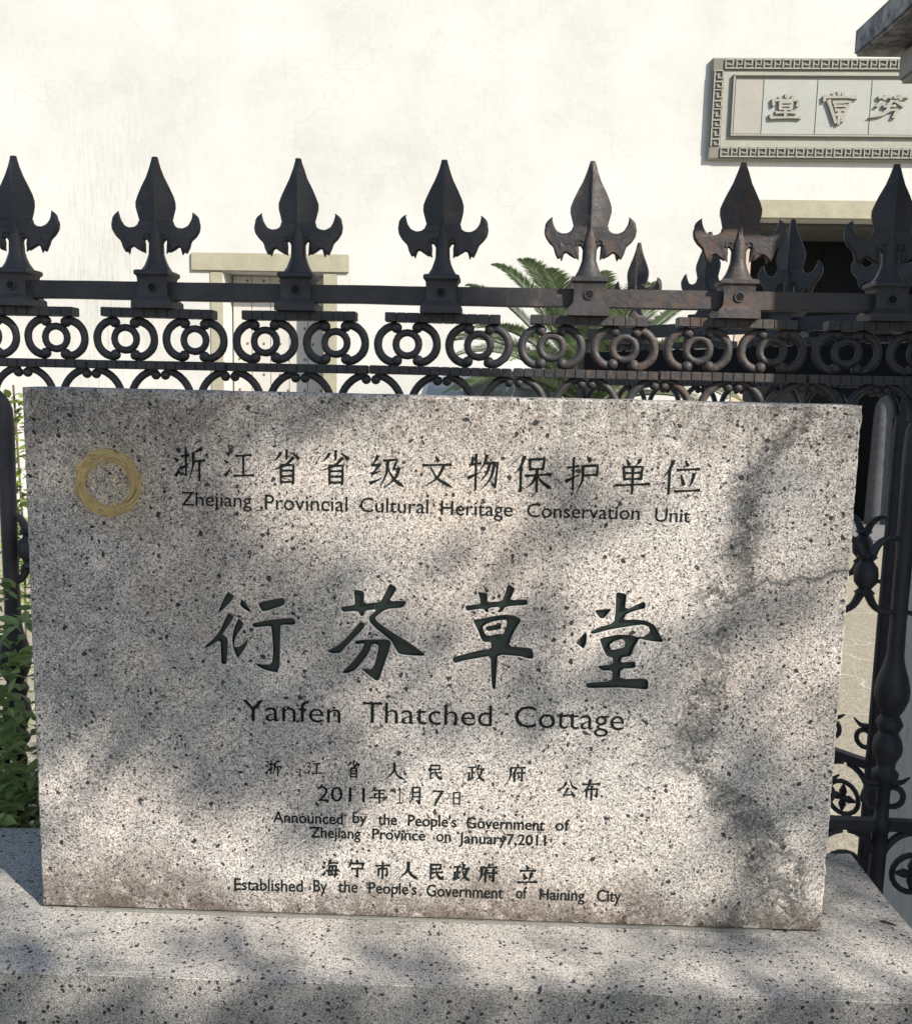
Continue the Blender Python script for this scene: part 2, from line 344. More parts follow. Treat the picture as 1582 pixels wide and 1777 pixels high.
# left doorway
ld = wroot_thing('stone_doorway', -2.2, 'small doorway at left with pale stone lintel and studded whitened door', 'doorway')
def lb(x0, x1, y0, y1, z0, z1, bev=.008):
    b = bmesh.new(); box(b, x0+2.2, x1+2.2, y0, y1, z0-GZ, z1-GZ, bev); return b
link('lintel', mesh(lb(-3.066, -1.342, -.03, .22, 2.062, 2.254), STONE), ld)
link('jamb', mesh(lb(-2.865, LX0-.004, -.012, .30, GZ, 2.058), STONE), ld)
link('jamb', mesh(lb(LX1+.004-.03, -1.47, -.012, .30, GZ, 2.058), STONE), ld)
pw = (LX1-LX0-.06)/5
for i in range(5):
    link('door_plank', mesh(lb(LX0+.02+i*pw, LX0+.02+(i+1)*pw-.006, .30, .34, GZ+.02, 2.05, .003), DOORW), ld)
bm = bmesh.new()
for r in range(16):
    for k in range(6):
        x = LX0+.09+(k+.5*(r%2))*.185; z = GZ+.12+r*.172
        if x < LX1-.06: ball(bm, (x+2.2, .298, z-GZ), .017, (1,.6,1), 1)
tag(link('stud', mesh(bm, STUD), ld), kind='stuff')
# right gateway
rd = wroot_thing('stone_gateway', 3.96, 'wide dark gateway at right with long pale stone lintel', 'gateway')
def rb(x0, x1, y0, y1, z0, z1, bev=.008):
    b = bmesh.new(); box(b, x0-3.96, x1-3.96, y0, y1, z0-GZ, z1-GZ, bev); return b
link('lintel', mesh(rb(2.63, 5.30, -.035, .20, 2.684, 2.872), STONE), rd)
link('jamb', mesh(rb(2.775, RX0-.004+.01, -.012, .28, GZ, 2.68), simple('warm_jamb_stone', (.42,.34,.27), .9, 6, .2, .003)), rd)
link('jamb', mesh(rb(RX1+.004-.01, 5.15, -.012, .28, GZ, 2.68), STONE), rd)
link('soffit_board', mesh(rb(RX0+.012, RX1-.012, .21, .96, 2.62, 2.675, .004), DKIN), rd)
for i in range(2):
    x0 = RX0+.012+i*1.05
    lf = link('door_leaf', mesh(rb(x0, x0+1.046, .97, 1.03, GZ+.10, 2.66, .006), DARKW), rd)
    bm = bmesh.new(); bmesh.ops.create_uvsphere(bm, u_segments=12, v_segments=8, radius=.05, matrix=Matrix.Translation((x0-3.96+(.93 if i == 0 else .09), .955, 1.4)))
    link('door_knob', mesh(bm, STUD, True), lf)
link('threshold', mesh(rb(RX0+.03, RX1-.03, .02, .26, GZ+.001, GZ+.16, .01), simple('threshold_stone', (.13,.13,.14), .9, 8, .2, .004)), rd)
# pale standing stone beside the gateway
bm = bmesh.new(); lathe(bm, [(0,.115),(.6,.108),(1.30,.10),(1.42,.093),(1.50,.078),(1.555,.05),(1.58,.02)], 18)
o = link('stone_post', mesh(bm, simple('mottled_pale_stone', (.075,.08,.09), .95, 14, .5, .01), 60), None, (4.60, 9.02, GZ)); tag(o, 'pale mottled stone post with rounded top before the dark gateway', 'stone post')

# plaque with fret border and raised characters, read right to left
PX0, PX1, PZ0, PZ1 = 2.385, 5.50, 3.262, 4.262
pq = wroot_thing('name_plaque', PX0, 'long grey plaque with fret border and raised characters over the gateway', 'plaque')
def pb(x0, x1, y0, y1, z0, z1, bev=.006):
    b = bmesh.new(); box(b, x0, x1, y0, y1, z0-GZ, z1-GZ, bev); return b
Wp = PX1-PX0
link('backing', mesh(pb(0, Wp, -.05, .02, PZ0, PZ1), PLQ), pq)
bd = .125
link('border_channel', mesh(pb(.012, Wp-.012, -.056, -.04, PZ1-bd, PZ1-.012, .002), PLQD), pq)
link('border_channel', mesh(pb(.012, Wp-.012, -.056, -.04, PZ0+.012, PZ0+bd, .002), PLQD), pq)
link('border_channel', mesh(pb(.012, bd, -.055, -.04, PZ0+bd, PZ1-bd, .002), PLQD), pq)
link('border_channel', mesh(pb(Wp-bd, Wp-.012, -.055, -.04, PZ0+bd, PZ1-bd, .002), PLQD), pq)
def fret_mesh():                                  # one key unit: 0.2 x 0.10
    b = bmesh.new(); t = .013
    segs = [(-.098,.098,-.048,-.048+t),(-.098,-.098+t,-.035,.048),(-.098,-.01,.048-t,.048),(-.01-t,-.01,-.012,.035),(-.06,-.01-t,-.012,-.012+t),
            (.018,.018+t,-.035,.048),(.018+t,.085,.048-t,.048),(.085-t,.085,-.012,.035),(.048,.085-t,-.012,-.012+t)]
    for x0, x1, z0, z1 in segs: box(b, x0, x1, -.016, 0, z0, z1, .002)
    return mesh(b, PLQM)
FM = fret_mesh()
nx = 15
for i in range(nx):
    x = bd*.5+.06+(Wp-bd-.12)*(i+.5)/nx; sx = (Wp-bd-.12)/nx/.2
    link('fret_unit', FM, pq, (x, -.056, PZ1-GZ-.068), scale=(sx,1,1)); link('fret_unit', FM, pq, (x, -.056, PZ0-GZ+.068), (0,0,0), scale=(sx,1,1))
for i in range(4):
    z = PZ0+bd+(PZ1-PZ0-2*bd)*(i+.5)/4-GZ; sx = (PZ1-PZ0-2*bd)/4/.2
    link('fret_unit', FM, pq, (.068, -.055, z), (0, math.pi/2, 0), (sx,1,1)); link('fret_unit', FM, pq, (Wp-.068, -.055, z), (0, -math.pi/2, 0), (sx,1,1))
# raised inner rim and the tiles it holds
ix0, iz0, iz1 = .235, PZ0+.245, PZ1-.185
ix1 = Wp-.235
link('inner_rim', mesh(pb(ix0-.02, ix1+.02, -.085, -.045, iz1, iz1+.018, .003), PLQM), pq)
link('inner_rim', mesh(pb(ix0-.02, ix1+.02, -.085, -.045, iz0-.018, iz0, .003), PLQM), pq)
link('inner_rim', mesh(pb(ix0-.02, ix0, -.085, -.045, iz0+.002, iz1-.002, .003), PLQM), pq)
link('inner_rim', mesh(pb(ix1, ix1+.02, -.085, -.045, iz0+.002, iz1-.002, .003), PLQM), pq)
edges = [ix0+.006, ix0+.29, ix0+.84, ix0+1.41, ix0+1.98, ix1-.30, ix1-.006] if False else [ix0+.006, ix0+.29, ix0+.83, ix0+1.37, ix0+1.91, ix0+2.35, ix1-.006]
TILEG = simple('plaque_tile_grey', (.285,.295,.275), .85, 5, .16, .003); TILEW = simple('plaque_tile_warm', (.275,.265,.24), .85, 4, .15, .003)
for i in range(6):
    link('tile', mesh(pb(edges[i]+.0022, edges[i+1]-.0022, -.064, -.045, iz0+.006, iz1-.03, .004), TILEW if i == 0 else TILEG), pq)

# ------------------------------------------------------------------ brush-written characters: strokes on a 100 x 100 grid, y down
SW = '3d12,14,22,22;d5,38,16,46;t8,86,16,76,26,58'
WATER = SW[1:]
HAND = 'h26,34,50,30;k40,10,40,86,32,78;t26,66,52,50'
JIN = 'p88,12,76,18,62,24;p62,24,61,58,50,92;h62,47,97,43;s80,46,80,98'
MU = 's33,46,33,97;f33,46,70,45,69,97;h35,61,68,60;h35,76,68,75;h35,92,68,91'
REN = 'p28,6,19,28,5,50;s18,34,18,98'
FU = 'd50,3,57,13;h16,22,93,18;p17,22,17,60,4,95;p44,30,36,44,25,60;s37,48,37,96;h48,49,94,45;k77,28,77,92,66,83;d56,60,64,73'
ZHENG = 'h8,20,47,17;s28,20,28,80;s12,46,12,82;h28,50,45,47;t5,88,26,80,48,70;p66,5,60,22,50,38;h58,29,95,25;p84,28,72,66,44,95;n56,42,70,70,98,93'
MIN = 'f18,14,78,12,76,36;h20,36,76,34;k20,14,20,92,44,78;h22,58,88,52;n48,34,60,70,86,94;s88,93,90,76'
GLY = {
 '浙': WATER+';'+HAND+';'+JIN,
 '江': WATER+';h42,24,90,20;s65,22,65,84;h35,86,98,83',
 '省': 's50,4,50,30;p33,12,24,25,12,36;d68,12,86,28;p70,24,46,46,10,60;'+MU,
 '级': 'p26,8,18,24,9,36;s9,36,30,34;p31,32,20,48,8,58;t8,60,34,52;t4,86,20,80,38,70;p54,22,50,58,34,95;f42,22,80,18,70,45;h70,45,86,42;p86,43,74,72,46,96;n54,44,72,74,100,95',
 '文': 'd45,4,54,18;h8,30,92,26;p70,30,50,66,8,94;n30,34,52,68,96,93',
 '物': 'p20,16,16,28,8,40;h14,32,43,28;s28,6,28,96;t5,66,45,50;p60,8,54,26,42,46;f52,29,92,26,86,88;s86,88,76,78;p69,30,60,54,42,74;p82,30,72,66,46,93',
 '保': 'p26,6,19,28,4,50;s18,34,18,98;s40,14,42,42;f40,14,78,12,75,41;h42,39,76,37;h30,56,96,51;s60,40,60,98;p58,55,48,74,32,88;n62,55,74,72,98,88',
 '护': 'h8,33,39,28;k24,6,24,90,13,80;t4,68,42,50;d62,4,70,16;f50,28,92,25,90,53;h52,52,88,49;p50,28,50,64,34,96',
 '单': 'd32,4,40,18;p68,2,65,10,58,19;s25,24,28,60;f25,24,76,22,72,59;h28,41,74,39;h28,58,72,56;h5,76,97,70;s50,24,50,100',
 '位': 'p26,6,19,28,4,50;s18,34,18,98;d58,6,65,20;h37,31,95,27;d48,44,56,72;p82,40,78,60,70,78;h33,90,99,85',
 '人': 'p50,6,46,50,5,94;n48,36,64,70,98,94',
 '民': MIN, '政': ZHENG, '府': FU,
 '公': 'p38,12,28,36,5,54;n60,8,72,34,98,50;p48,42,38,66,26,84;h26,84,74,78;d64,60,84,88',
 '布': 'h8,27,94,22;p45,4,34,40,5,68;s28,50,28,88;f28,50,80,47,79,84;s79,84,70,77;s53,33,53,100',
 '年': 'p33,4,24,20,12,34;h30,22,86,18;s32,42,32,64;h32,43,82,39;h5,67,98,62;s58,20,58,100',
 '月': 'p32,10,32,60,15,95;f32,10,76,8,76,92;s76,92,64,84;h32,34,76,32;h32,57,76,54',
 '日': 's26,12,26,94;f26,12,74,10,74,94;h26,50,74,48;h26,89,74,87',
 '海': WATER+';p50,4,44,22,34,36;h46,20,94,17;s48,36,41,84;h41,84,94,79;f48,36,86,34,78,94;h32,61,99,57;d60,42,67,52;d55,66,62,76',
 '宁': 'd47,2,54,14;s14,18,10,36;f15,22,88,20,80,34;h20,50,84,46;k52,50,52,94,40,84',
 '市': 'd47,2,54,16;h8,27,94,22;s26,42,26,84;f26,42,77,40,77,82;s77,82,68,75;s50,26,50,100',
'1': 's52,4,52,94;p52,4,40,16,26,22;h28,96,76,96',
 '立': 'd45,4,54,20;h14,31,88,27;d31,44,42,74;p71,40,66,60,57,82;h4,92,98,87',
}
def stroke_poly(kind, pts, wd):
    P = catmull([(x, y, 0) for x, y in pts], 5) if kind in 'pnt' else [Vector((x, y, 0)) for x, y in pts]
    if kind in 'hs': P = [P[0].lerp(P[-1], t/4) for t in range(5)]
    if kind in 'fk':
        Q = []
        for a, b in zip(P, P[1:]): Q += [a.lerp(b, t/3) for t in range(3)]
        P = Q + [P[-1]]
    L = [0]
    for a, b in zip(P, P[1:]): L.append(L[-1]+(b-a).length)
    def prof(t):
        if kind == 'h': return 1.25 if t < .05 else (.8 if t < .8 else 1.35)
        if kind == 's': return 1.35 if t < .1 else (1.0 if t < .9 else .9)
        if kind == 'd': return .5+1.1*t
        if kind == 'p': return 1.3*(1-t)**.8+.18
        if kind == 't': return 1.35*(1-t)+.22
        if kind == 'n': return (.45+1.25*t) if t < .8 else max(.2, 1.45*(1-(t-.8)/.2)+.2)
        if kind == 'k': return 1.0 if t < .75 else max(.25, 1.3*(1-(t-.75)/.25))
        return 1.0
    l, r = [], []
    for i, p in enumerate(P):
        d = (P[min(i+1, len(P)-1)]-P[max(i-1, 0)]); d.normalize(); nn = Vector((-d.y, d.x, 0))*wd*.5*prof(L[i]/max(L[-1], 1e-6))
        l.append(p+nn); r.append(p-nn)
    e0 = (P[1]-P[0]).normalized()*wd*.3; e1 = (P[-1]-P[-2]).normalized()*wd*.25
    l[0] -= e0*.2; r[0] -= e0; l[-1] += e1; r[-1] += e1*.2
    return l, r
def glyph_bm(bm, s, x0, z1, wx, hz, wd, y=-.0006, thick=0):
    for st in s.split(';'):
        kind = st[0]; v = [float(q) for q in st[1:].split(',')]; pts = list(zip(v[::2], v[1::2]))
        l, r = stroke_poly(kind, pts, wd)
        f = lambda p, yy: (x0+p.x/100*wx, yy, z1-p.y/100*hz)
        yy = y - random.random()*.0002
        L_ = [bm.verts.new(f(p, yy)) for p in l]; R_ = [bm.verts.new(f(p, yy)) for p in r]
        for i in range(len(l)-1): bm.faces.new((L_[i], L_[i+1], R_[i+1], R_[i]))
        if thick:
            L2 = [bm.verts.new(f(p, yy+thick)) for p in l]; R2 = [bm.verts.new(f(p, yy+thick)) for p in r]
            for i in range(len(l)-1):
                bm.faces.new((L_[i+1], L_[i], L2[i], L2[i+1])); bm.faces.new((R_[i], R_[i+1], R2[i+1], R2[i]))
            bm.faces.new((L_[0], R_[0], R2[0], L2[0])); bm.faces.new((R_[-1], L_[-1], L2[-1], R2[-1]))
# raised seal-style characters of the plaque
SEAL = ['s12,20,14,44;s50,2,50,14;s30,10,34,22;s72,8,66,22;f14,24,88,24,84,46;s34,32,34,58;f34,32,68,32,66,58;h36,45,66,45;h34,57,66,57;s50,58,50,84;h22,70,80,70;s8,78,8,90;h8,90,96,88',
        's4,14,4,28;h4,16,98,16;s28,4,34,16;s58,2,58,16;d40,2,48,10;s16,26,42,92;f30,32,80,30,60,88;h34,42,70,42;h38,54,66,54;s50,56,50,96;f40,68,62,66,58,80',
        's40,4,36,20;h22,12,52,10;h60,12,92,8;s72,2,76,20;s30,26,18,44;s56,22,44,46;s64,24,84,44;s48,34,46,60;h36,44,64,42;f48,58,70,56,62,86;p46,60,30,76,2,86']
for (px0, px1, py0, py1), sd_ in zip([(1331,1386,167,213),(1424,1478,163,222),(1504,1570,168,215)], SEAL):
    a = at(px0, py0, WALLY, KW); b = at(px1, py1, WALLY, KW)
    bm = bmesh.new(); glyph_bm(bm, sd_, a.x-PX0, a.z-GZ, b.x-a.x, a.z-b.z, 9, -.092, .030)
    link('raised_character', mesh(bm, PLQM), pq)

# ------------------------------------------------------------------ stele: face with carved characters
SW_, SH, ST = .6, .802, .13
def zoom(org, s, pts): return [(lambda v: (v.x, v.z))(at(org[0]+x/s, org[1]+y/s)) for x, y in pts]
Z6 = ((330, 980), 3.679); Z7 = ((750, 980), 3.679)
def P(s): v = [float(q) for q in s.replace(' ', ',').split(',')]; return list(zip(v[::2], v[1::2]))
CARVE = [  # (outline, [islands (each with own holes)])
 (Z6, '240,168 285,200 262,240 215,285 165,325 185,270 215,205', []),
 (Z6, '243,300 283,328 262,370 207,447 225,455 243,475 240,560 235,640 193,640 190,560 188,485 130,522 75,550 95,515 150,465 188,415 215,350', []),
 (Z6, '318,222 340,225 360,250 392,300 385,312 345,290 312,265', []),
 (Z6, '305,338 345,375 330,410 300,450 285,490 282,525 310,522 345,495 372,455 368,500 345,550 300,608 283,575 268,530 262,480 268,430 285,380', []),
 (Z6, '425,240 590,207 607,225 605,262 460,308 440,280', []),
 (Z6, '385,375 500,350 655,335 675,360 672,390 580,388 578,420 572,700 480,680 430,655 398,622 450,635 515,635 525,560 515,420 510,395 400,408', []),
 (Z6, '955,268 1045,258 1045,220 1038,162 1070,160 1108,170 1112,195 1108,248 1210,238 1240,180 1265,125 1285,122 1322,150 1300,190 1272,232 1365,228 1382,240 1360,280 1250,288 1195,328 1180,345 1210,375 1290,430 1380,485 1460,540 1503,575 1490,588 1400,585 1325,575 1300,530 1280,490 1230,450 1180,410 1140,370 1135,335 1150,318 1185,290 1115,298 1110,330 1085,335 1065,300 965,308', []),
 (Z6, '1085,358 1122,380 1100,420 1050,470 1000,520 960,570 900,572 862,552 930,520 990,470 1040,410', []),
 (Z6, '1040,495 1060,482 1130,476 1260,474 1285,495 1272,550 1240,640 1205,745 1180,745 1120,700 1082,660 1150,668 1172,640 1190,570 1200,518 1165,508 1140,570 1095,630 1050,680 1000,700 960,695 985,665 1040,610 1085,550 1110,505 1060,515', []),
 (Z7, '205,262 285,252 300,248 300,220 285,180 300,172 350,182 355,205 350,240 440,232 460,185 475,130 490,125 530,150 515,190 498,225 600,220 610,235 608,262 470,272 445,305 425,312 408,308 428,275 358,282 362,310 340,308 318,285 225,300 210,290', []),
 (Z7, '255,352 330,340 420,322 480,318 530,325 570,350 560,375 530,420 510,460 490,520 600,528 635,535 648,570 645,605 610,605 560,590 420,580 415,640 408,740 405,800 378,800 370,700 368,590 300,600 200,618 140,635 125,620 125,592 200,572 290,548 370,535 370,500 320,498 305,470 285,420 262,375',
   [('320,398 350,374 420,356 478,352 470,400 450,446 428,442 350,455 332,435', ['338,395 435,378 440,395 438,412 345,425'])]),
 (Z7, '1000,430 1060,400 1155,372 1165,300 1168,185 1185,175 1235,185 1242,200 1230,290 1345,235 1362,245 1360,285 1300,298 1240,320 1222,352 1300,348 1370,358 1420,385 1450,440 1478,490 1465,502 1370,490 1320,478 1310,500 1290,530 1270,590 1210,598 1205,625 1298,615 1300,665 1205,672 1200,730 1365,725 1382,750 1380,790 1368,805 1280,795 1180,790 985,795 975,770 978,755 1140,742 1145,680 1080,682 1050,655 1060,645 1145,635 1150,600 1110,590 1085,540 1065,485 1070,470 1180,445 1270,448 1310,462 1345,460 1385,430 1378,402 1340,388 1240,402 1120,422 1015,452',
   [('1130,512 1160,490 1210,475 1230,490 1225,528 1150,545 1135,538', [])]),
 (Z7, '1030,290 1140,280 1140,295 1100,345 1070,350 1045,320', []),
 (Z7, '980,425 988,450 985,500 965,545 940,525 908,505 945,460', []),
]
def chaikin(p):
    q = []
    for i in range(len(p)):
        a, b = p[i], p[(i+1) % len(p)]
        q += [(a[0]*.82+b[0]*.18, a[1]*.82+b[1]*.18), (a[0]*.18+b[0]*.82, a[1]*.18+b[1]*.82)]
    return q
def area(p): return .5*sum(p[i][0]*p[(i+1)%len(p)][1]-p[(i+1)%len(p)][0]*p[i][1] for i in range(len(p)))
def ccw(p): return p if area(p) > 0 else p[::-1]
def inset(p, d):                                  # p ccw; move inwards by d
    o = []
    for i in range(len(p)):
        a, b, c = Vector(p[i-1]), Vector(p[i]), Vector(p[(i+1)%len(p)])
        e1 = (b-a); e2 = (c-b); n1 = Vector((-e1.y, e1.x)).normalized(); n2 = Vector((-e2.y, e2.x)).normalized()
        m = (n1+n2); L = m.length
        m = m/L if L > .3 else n1
        o.append(tuple(b+m*min(d/max(m.dot(n1), .5), d*1.6)))
    return o
def tess(bm, loops, y, flip=False):
    vl = [[Vector((x, z, 0)) for x, z in lp] for lp in loops]; flat = [v for lp in loops for v in lp]
    tr = geometry.tessellate_polygon(vl); vs = [bm.verts.new((x, y, z)) for x, z in flat]
    for t in tr:
        a, b, c = (flat[i] for i in t)
        cr = (b[0]-a[0])*(c[1]-a[1])-(b[1]-a[1])*(c[0]-a[0])
        idx = t if (cr > 0) != flip else t[::-1]       # x-z ccw faces -y
        try: bm.faces.new([vs[i] for i in idx])
        except ValueError: pass
def walls(bm, a, ya, b, yb):
    A = [bm.verts.new((x, ya, z)) for x, z in a]; B = [bm.verts.new((x, yb, z)) for x, z in b]
    for i in range(len(a)):
        j = (i+1) % len(a); bm.faces.new((A[i], A[j], B[j], B[i]))
# chipped outline of the slab
out = []
def jag(p, q, nseg, amp, seed):
    for i in range(nseg):
        t = i/nseg; x = p[0]+(q[0]-p[0])*t; z = p[1]+(q[1]-p[1])*t
        if 0 < i:
            nn = noise.noise(Vector((t*nseg*.35, seed, 0)))*amp*.7 + noise.noise(Vector((t*nseg*1.1, seed+5, 0)))*amp*.5
            if p[0] == q[0]: x += nn
            else: z += nn
        out.append((x, z))
B0 = .0035
jag((-SW_, B0), (SW_, B0), 60, .0010, 1); jag((SW_, B0), (SW_, SH), 110, .0034, 3); jag((SW_, SH), (-SW_, SH), 90, .0012, 7); jag((-SW_, SH), (-SW_, B0), 90, .0018, 11)
outs = []; isl = []
for (org, s), o_, ii in CARVE:
    outs.append(ccw(chaikin(zoom(org, s, P(o_)))))
    isl.append([(ccw(chaikin(zoom(org, s, P(a)))), [ccw(chaikin(zoom(org, s, P(h)))) for h in hs]) for a, hs in ii])
stele = empty('inscribed_stele', (0, ST/2, 0)); tag(stele, 'upright speckled granite slab carved with dark characters, standing on the plinth', 'stone tablet')
off = Vector((0, -ST/2, 0))
bm = bmesh.new()
inn = inset(ccw(out), .0035)
tess(bm, [inn]+outs, 0)
for lst in isl:
    for a, hs in lst: tess(bm, [a]+hs, 0)
o_ccw = ccw(out); walls(bm, inn, 0, o_ccw, .004); 
back = [(x*1.0, z) for x, z in o_ccw]
walls(bm, o_ccw, .004, inset(o_ccw, -.001), ST*.35); walls(bm, inset(o_ccw, -.001), ST*.35, inset(o_ccw, .001), ST*.7); walls(bm, inset(o_ccw, .001), ST*.7, back, ST); tess(bm, [back], ST, True)
bmesh.ops.remove_doubles(bm, verts=bm.verts, dist=1e-6); bmesh.ops.recalc_face_normals(bm, faces=bm.faces)
# keep the face pointing outwards even though the carved openings leave the shell open
for f in bm.faces:
    if abs(f.normal.y) > .99 and f.calc_center_median().y < .001 and f.normal.y > 0: f.normal_flip()
me = mesh(bm, GR); me.transform(Matrix.Translation(off)); link('slab', me, stele)
DEP = .0075
CARVEIN = simple('rim_highlight', (.42,.41,.39), .8, 200, .3)  # pale tone paints the highlight along the carved edges
for i, o_ in enumerate(outs):
    bm = bmesh.new(); fl = inset(o_, .0022); lip = inset(o_, .0009)
    walls(bm, lip, .0012, fl, DEP)
    isf = [inset(a, -.0014) for a, hs in isl[i]]
    tess(bm, [fl]+isf, DEP)
    for (a, hs), b in zip(isl[i], isf):
        walls(bm, a, .0, b, DEP)
        for h in hs:
            fh = inset(h, .0015); walls(bm, h, 0, fh, DEP*.7); tess(bm, [fh], DEP*.7)
    me = mesh(bm, DARKPAINT); me.transform(Matrix.Translation(off)); link('carved_character', me, stele)
    bm = bmesh.new(); walls(bm, o_, 0, lip, .0012); me = mesh(bm, CARVEIN); me.transform(Matrix.Translation(off)); link('cut_rim', me, stele)
# small characters, each cut and painted
def chars(rows, wd, mat):
    for ch, x0, x1, y0, y1 in rows:
        a = at(x0, y0); b = at(x1, y1); bm = bmesh.new()
        glyph_bm(bm, GLY[ch], a.x, a.z, b.x-a.x, a.z-b.z, wd); me = mesh(bm, mat); me.transform(Matrix.Translation(off)); link('small_character', me, stele)
chars([('浙',299,358,769,836),('江',386,442,777,834),('省',468,527,777,842),('省',552,613,778,843),('级',640,701,785,848),('文',730,787,789,850),
       ('物',810,867,783,854),('保',893,957,787,856),('护',981,1040,789,858),('单',1067,1128,795,858),('位',1151,1214,795,860)], 6.6, INK)
chars([('浙',459,488,1316,1348),('江',532,559,1319,1346),('省',600,627,1318,1351),('人',667,702,1322,1355),('民',742,769,1324,1355),('政',811,841,1325,1358),('府',881,913,1325,1359),
       ('年',640,672,1365,1395),('1',685,702,1366,1395),('月',707,735,1363,1398),('日',782,803,1372,1398),('公',970,1002,1353,1386),('布',1009,1042,1351,1389)], 9.5, INK)
chars([('海',558,588,1491,1524),('宁',604,635,1491,1525),('市',650,678,1494,1526),('人',691,726,1493,1528),('民',742,771,1496,1529),('政',786,815,1498,1531),('府',830,864,1498,1533),('立',898,932,1501,1535)], 12, INK)
WORDS = [  # text, left, right, baseline at left, cap top at left
 ('Zhejiang',315,437,877,852,1.3),('Provincial',460,603,884,857,1.3),('Cultural',625,743,888,862,1.3),('Heritage',765,889,893,867,1.3),('Conservation',914,1109,897,872,1.3),('Unit',1136,1197,905,880,1.3),
 ('Yanfen',421,591,1250,1212,.9),('Thatched',629,853,1254,1216,.9),('Cottage',893,1082,1262,1223,.9),
 ('2011',551,633,1390,1363,1.2),('7',751,771,1395,1370,1.2),
 ('Announced',474,595,1427,1407,1.6),('by',612,637,1428,1409,1.6),('the',656,689,1431,1411,1.6),("People's",708,792,1433,1413,1.6),('Government',809,945,1437,1417,1.6),('of',963,988,1441,1421,1.6),
 ('Zhejiang',539,626,1453,1434,1.6),('Province',646,738,1456,1437,1.6),('on',757,782,1460,1440,1.6),('January7,2011',796,947,1463,1444,1.6),
 ('Established',407,526,1544,1523,1.6),('By',544,568,1547,1526,1.6),('the',587,621,1548,1527,1.6),("People's",640,723,1550,1530,1.6),('Government',740,873,1555,1534,1.6),('of',895,914,1559,1538,1.6),('Haining',936,1014,1561,1541,1.6),('City',1035,1077,1564,1543,1.6)]
dg = None
for txt, xl, xr, yb, yc, wgt in WORDS:
    cu = bpy.data.curves.new('t', 'FONT'); cu.body = txt; cu.size = 1; cu.resolution_u = 3; cu.offset = .006*wgt - .009 if wgt < 1.3 else (.013 if wgt > 1.55 else .001)
    to = bpy.data.objects.new('t', cu); COL.objects.link(to)
    dg = bpy.context.evaluated_depsgraph_get(); me = bpy.data.meshes.new_from_object(to.evaluated_get(dg)); bpy.data.objects.remove(to); bpy.data.curves.remove(cu)
    xs = [v.co.x for v in me.vertices]; lo, hi = min(xs), max(xs)
    L_ = at(xl, yb); R_ = at(xr, yb+(xr-xl)*.026); C_ = at(xl, yc); cap = .715; H_ = (C_.z-L_.z)/cap
    for v in me.vertices: v.co = Vector((L_.x+(v.co.x-lo)/(hi-lo)*(R_.x-L_.x), -.0007-ST/2, L_.z+v.co.y*H_))
    me.materials.clear(); me.materials.append(INK)
    link('carved_word', me, stele)
# golden ring emblem: swirling brush arcs
ec = at(188, 838); er = .0485
def arc_ribbon(bm, r0, r1, a0, a1, w0, w1, y, n_=18, cx=0, cz=0):
    pv = None
    for i in range(n_+1):
        t = i/n_; a = a0+(a1-a0)*t; r = r0+(r1-r0)*t; w_ = (w0+(w1-w0)*t)*(math.sin(math.pi*min(1, max(0, t)))**.35)
        c_, s_ = math.cos(a), math.sin(a)
        v1 = bm.verts.new((ec.x+cx+c_*(r-w_), y, ec.z+cz+s_*(r-w_))); v2 = bm.verts.new((ec.x+cx+c_*(r+w_), y, ec.z+cz+s_*(r+w_)))
        if pv: bm.faces.new((pv[0], pv[1], v2, v1))
        pv = (v1, v2)
rng = random.Random(5)
bm = bmesh.new()
for k in range(16):
    a = k*2*math.pi/16+rng.uniform(-.1,.1); arc_ribbon(bm, er*rng.uniform(.90,.97), er*rng.uniform(.72,.80), a, a-1.6, .0030, .0088, -.0004-.00003*k)
for k in range(22):
    a = k*2*math.pi/22+rng.uniform(-.15,.15); arc_ribbon(bm, er*rng.uniform(.92,1.04), er*rng.uniform(.68,.78), a, a-rng.uniform(.9,1.5), .0024, .0036, -.0010-.00003*k)
me = mesh(bm, GOLD); me.transform(Matrix.Translation(off)); emb = link('ring_emblem', me, stele)
bm = bmesh.new()
for k in range(46):
    a = rng.uniform(0, 6.28); r = er*rng.uniform(.70, 1.05); arc_ribbon(bm, r, r*rng.uniform(.86,.95), a, a-rng.uniform(.5,1.1), .0003, .0006, -.0019, 8)
for k in range(34):
    a = rng.uniform(0, 6.28); r = er*rng.uniform(.98, 1.10); arc_ribbon(bm, r, r*rng.uniform(.90,1.04), a, a-rng.uniform(.3,.8), .0003, .0007, -.0006, 8)
for k in range(24):
    a = rng.uniform(0, 6.28); r = er*rng.uniform(.56, .68); arc_ribbon(bm, r, r*rng.uniform(.98,1.12), a, a-rng.uniform(.3,.8), .0003, .0007, -.0006, 8)
arc_ribbon(bm, er*1.32, er*1.32, R(95), R(165), .0004, .0004, -.0008, 20, .004); arc_ribbon(bm, er*1.32, er*1.32, R(-5), R(50), .0004, .0004, -.0008, 20, .004); arc_ribbon(bm, er*1.32, er*1.32, R(-120), R(-50), .0004, .0004, -.0008, 20, .004, -.003)
me = mesh(bm, GOLDL); me.transform(Matrix.Translation(off)); link('emblem_lines', me, stele)
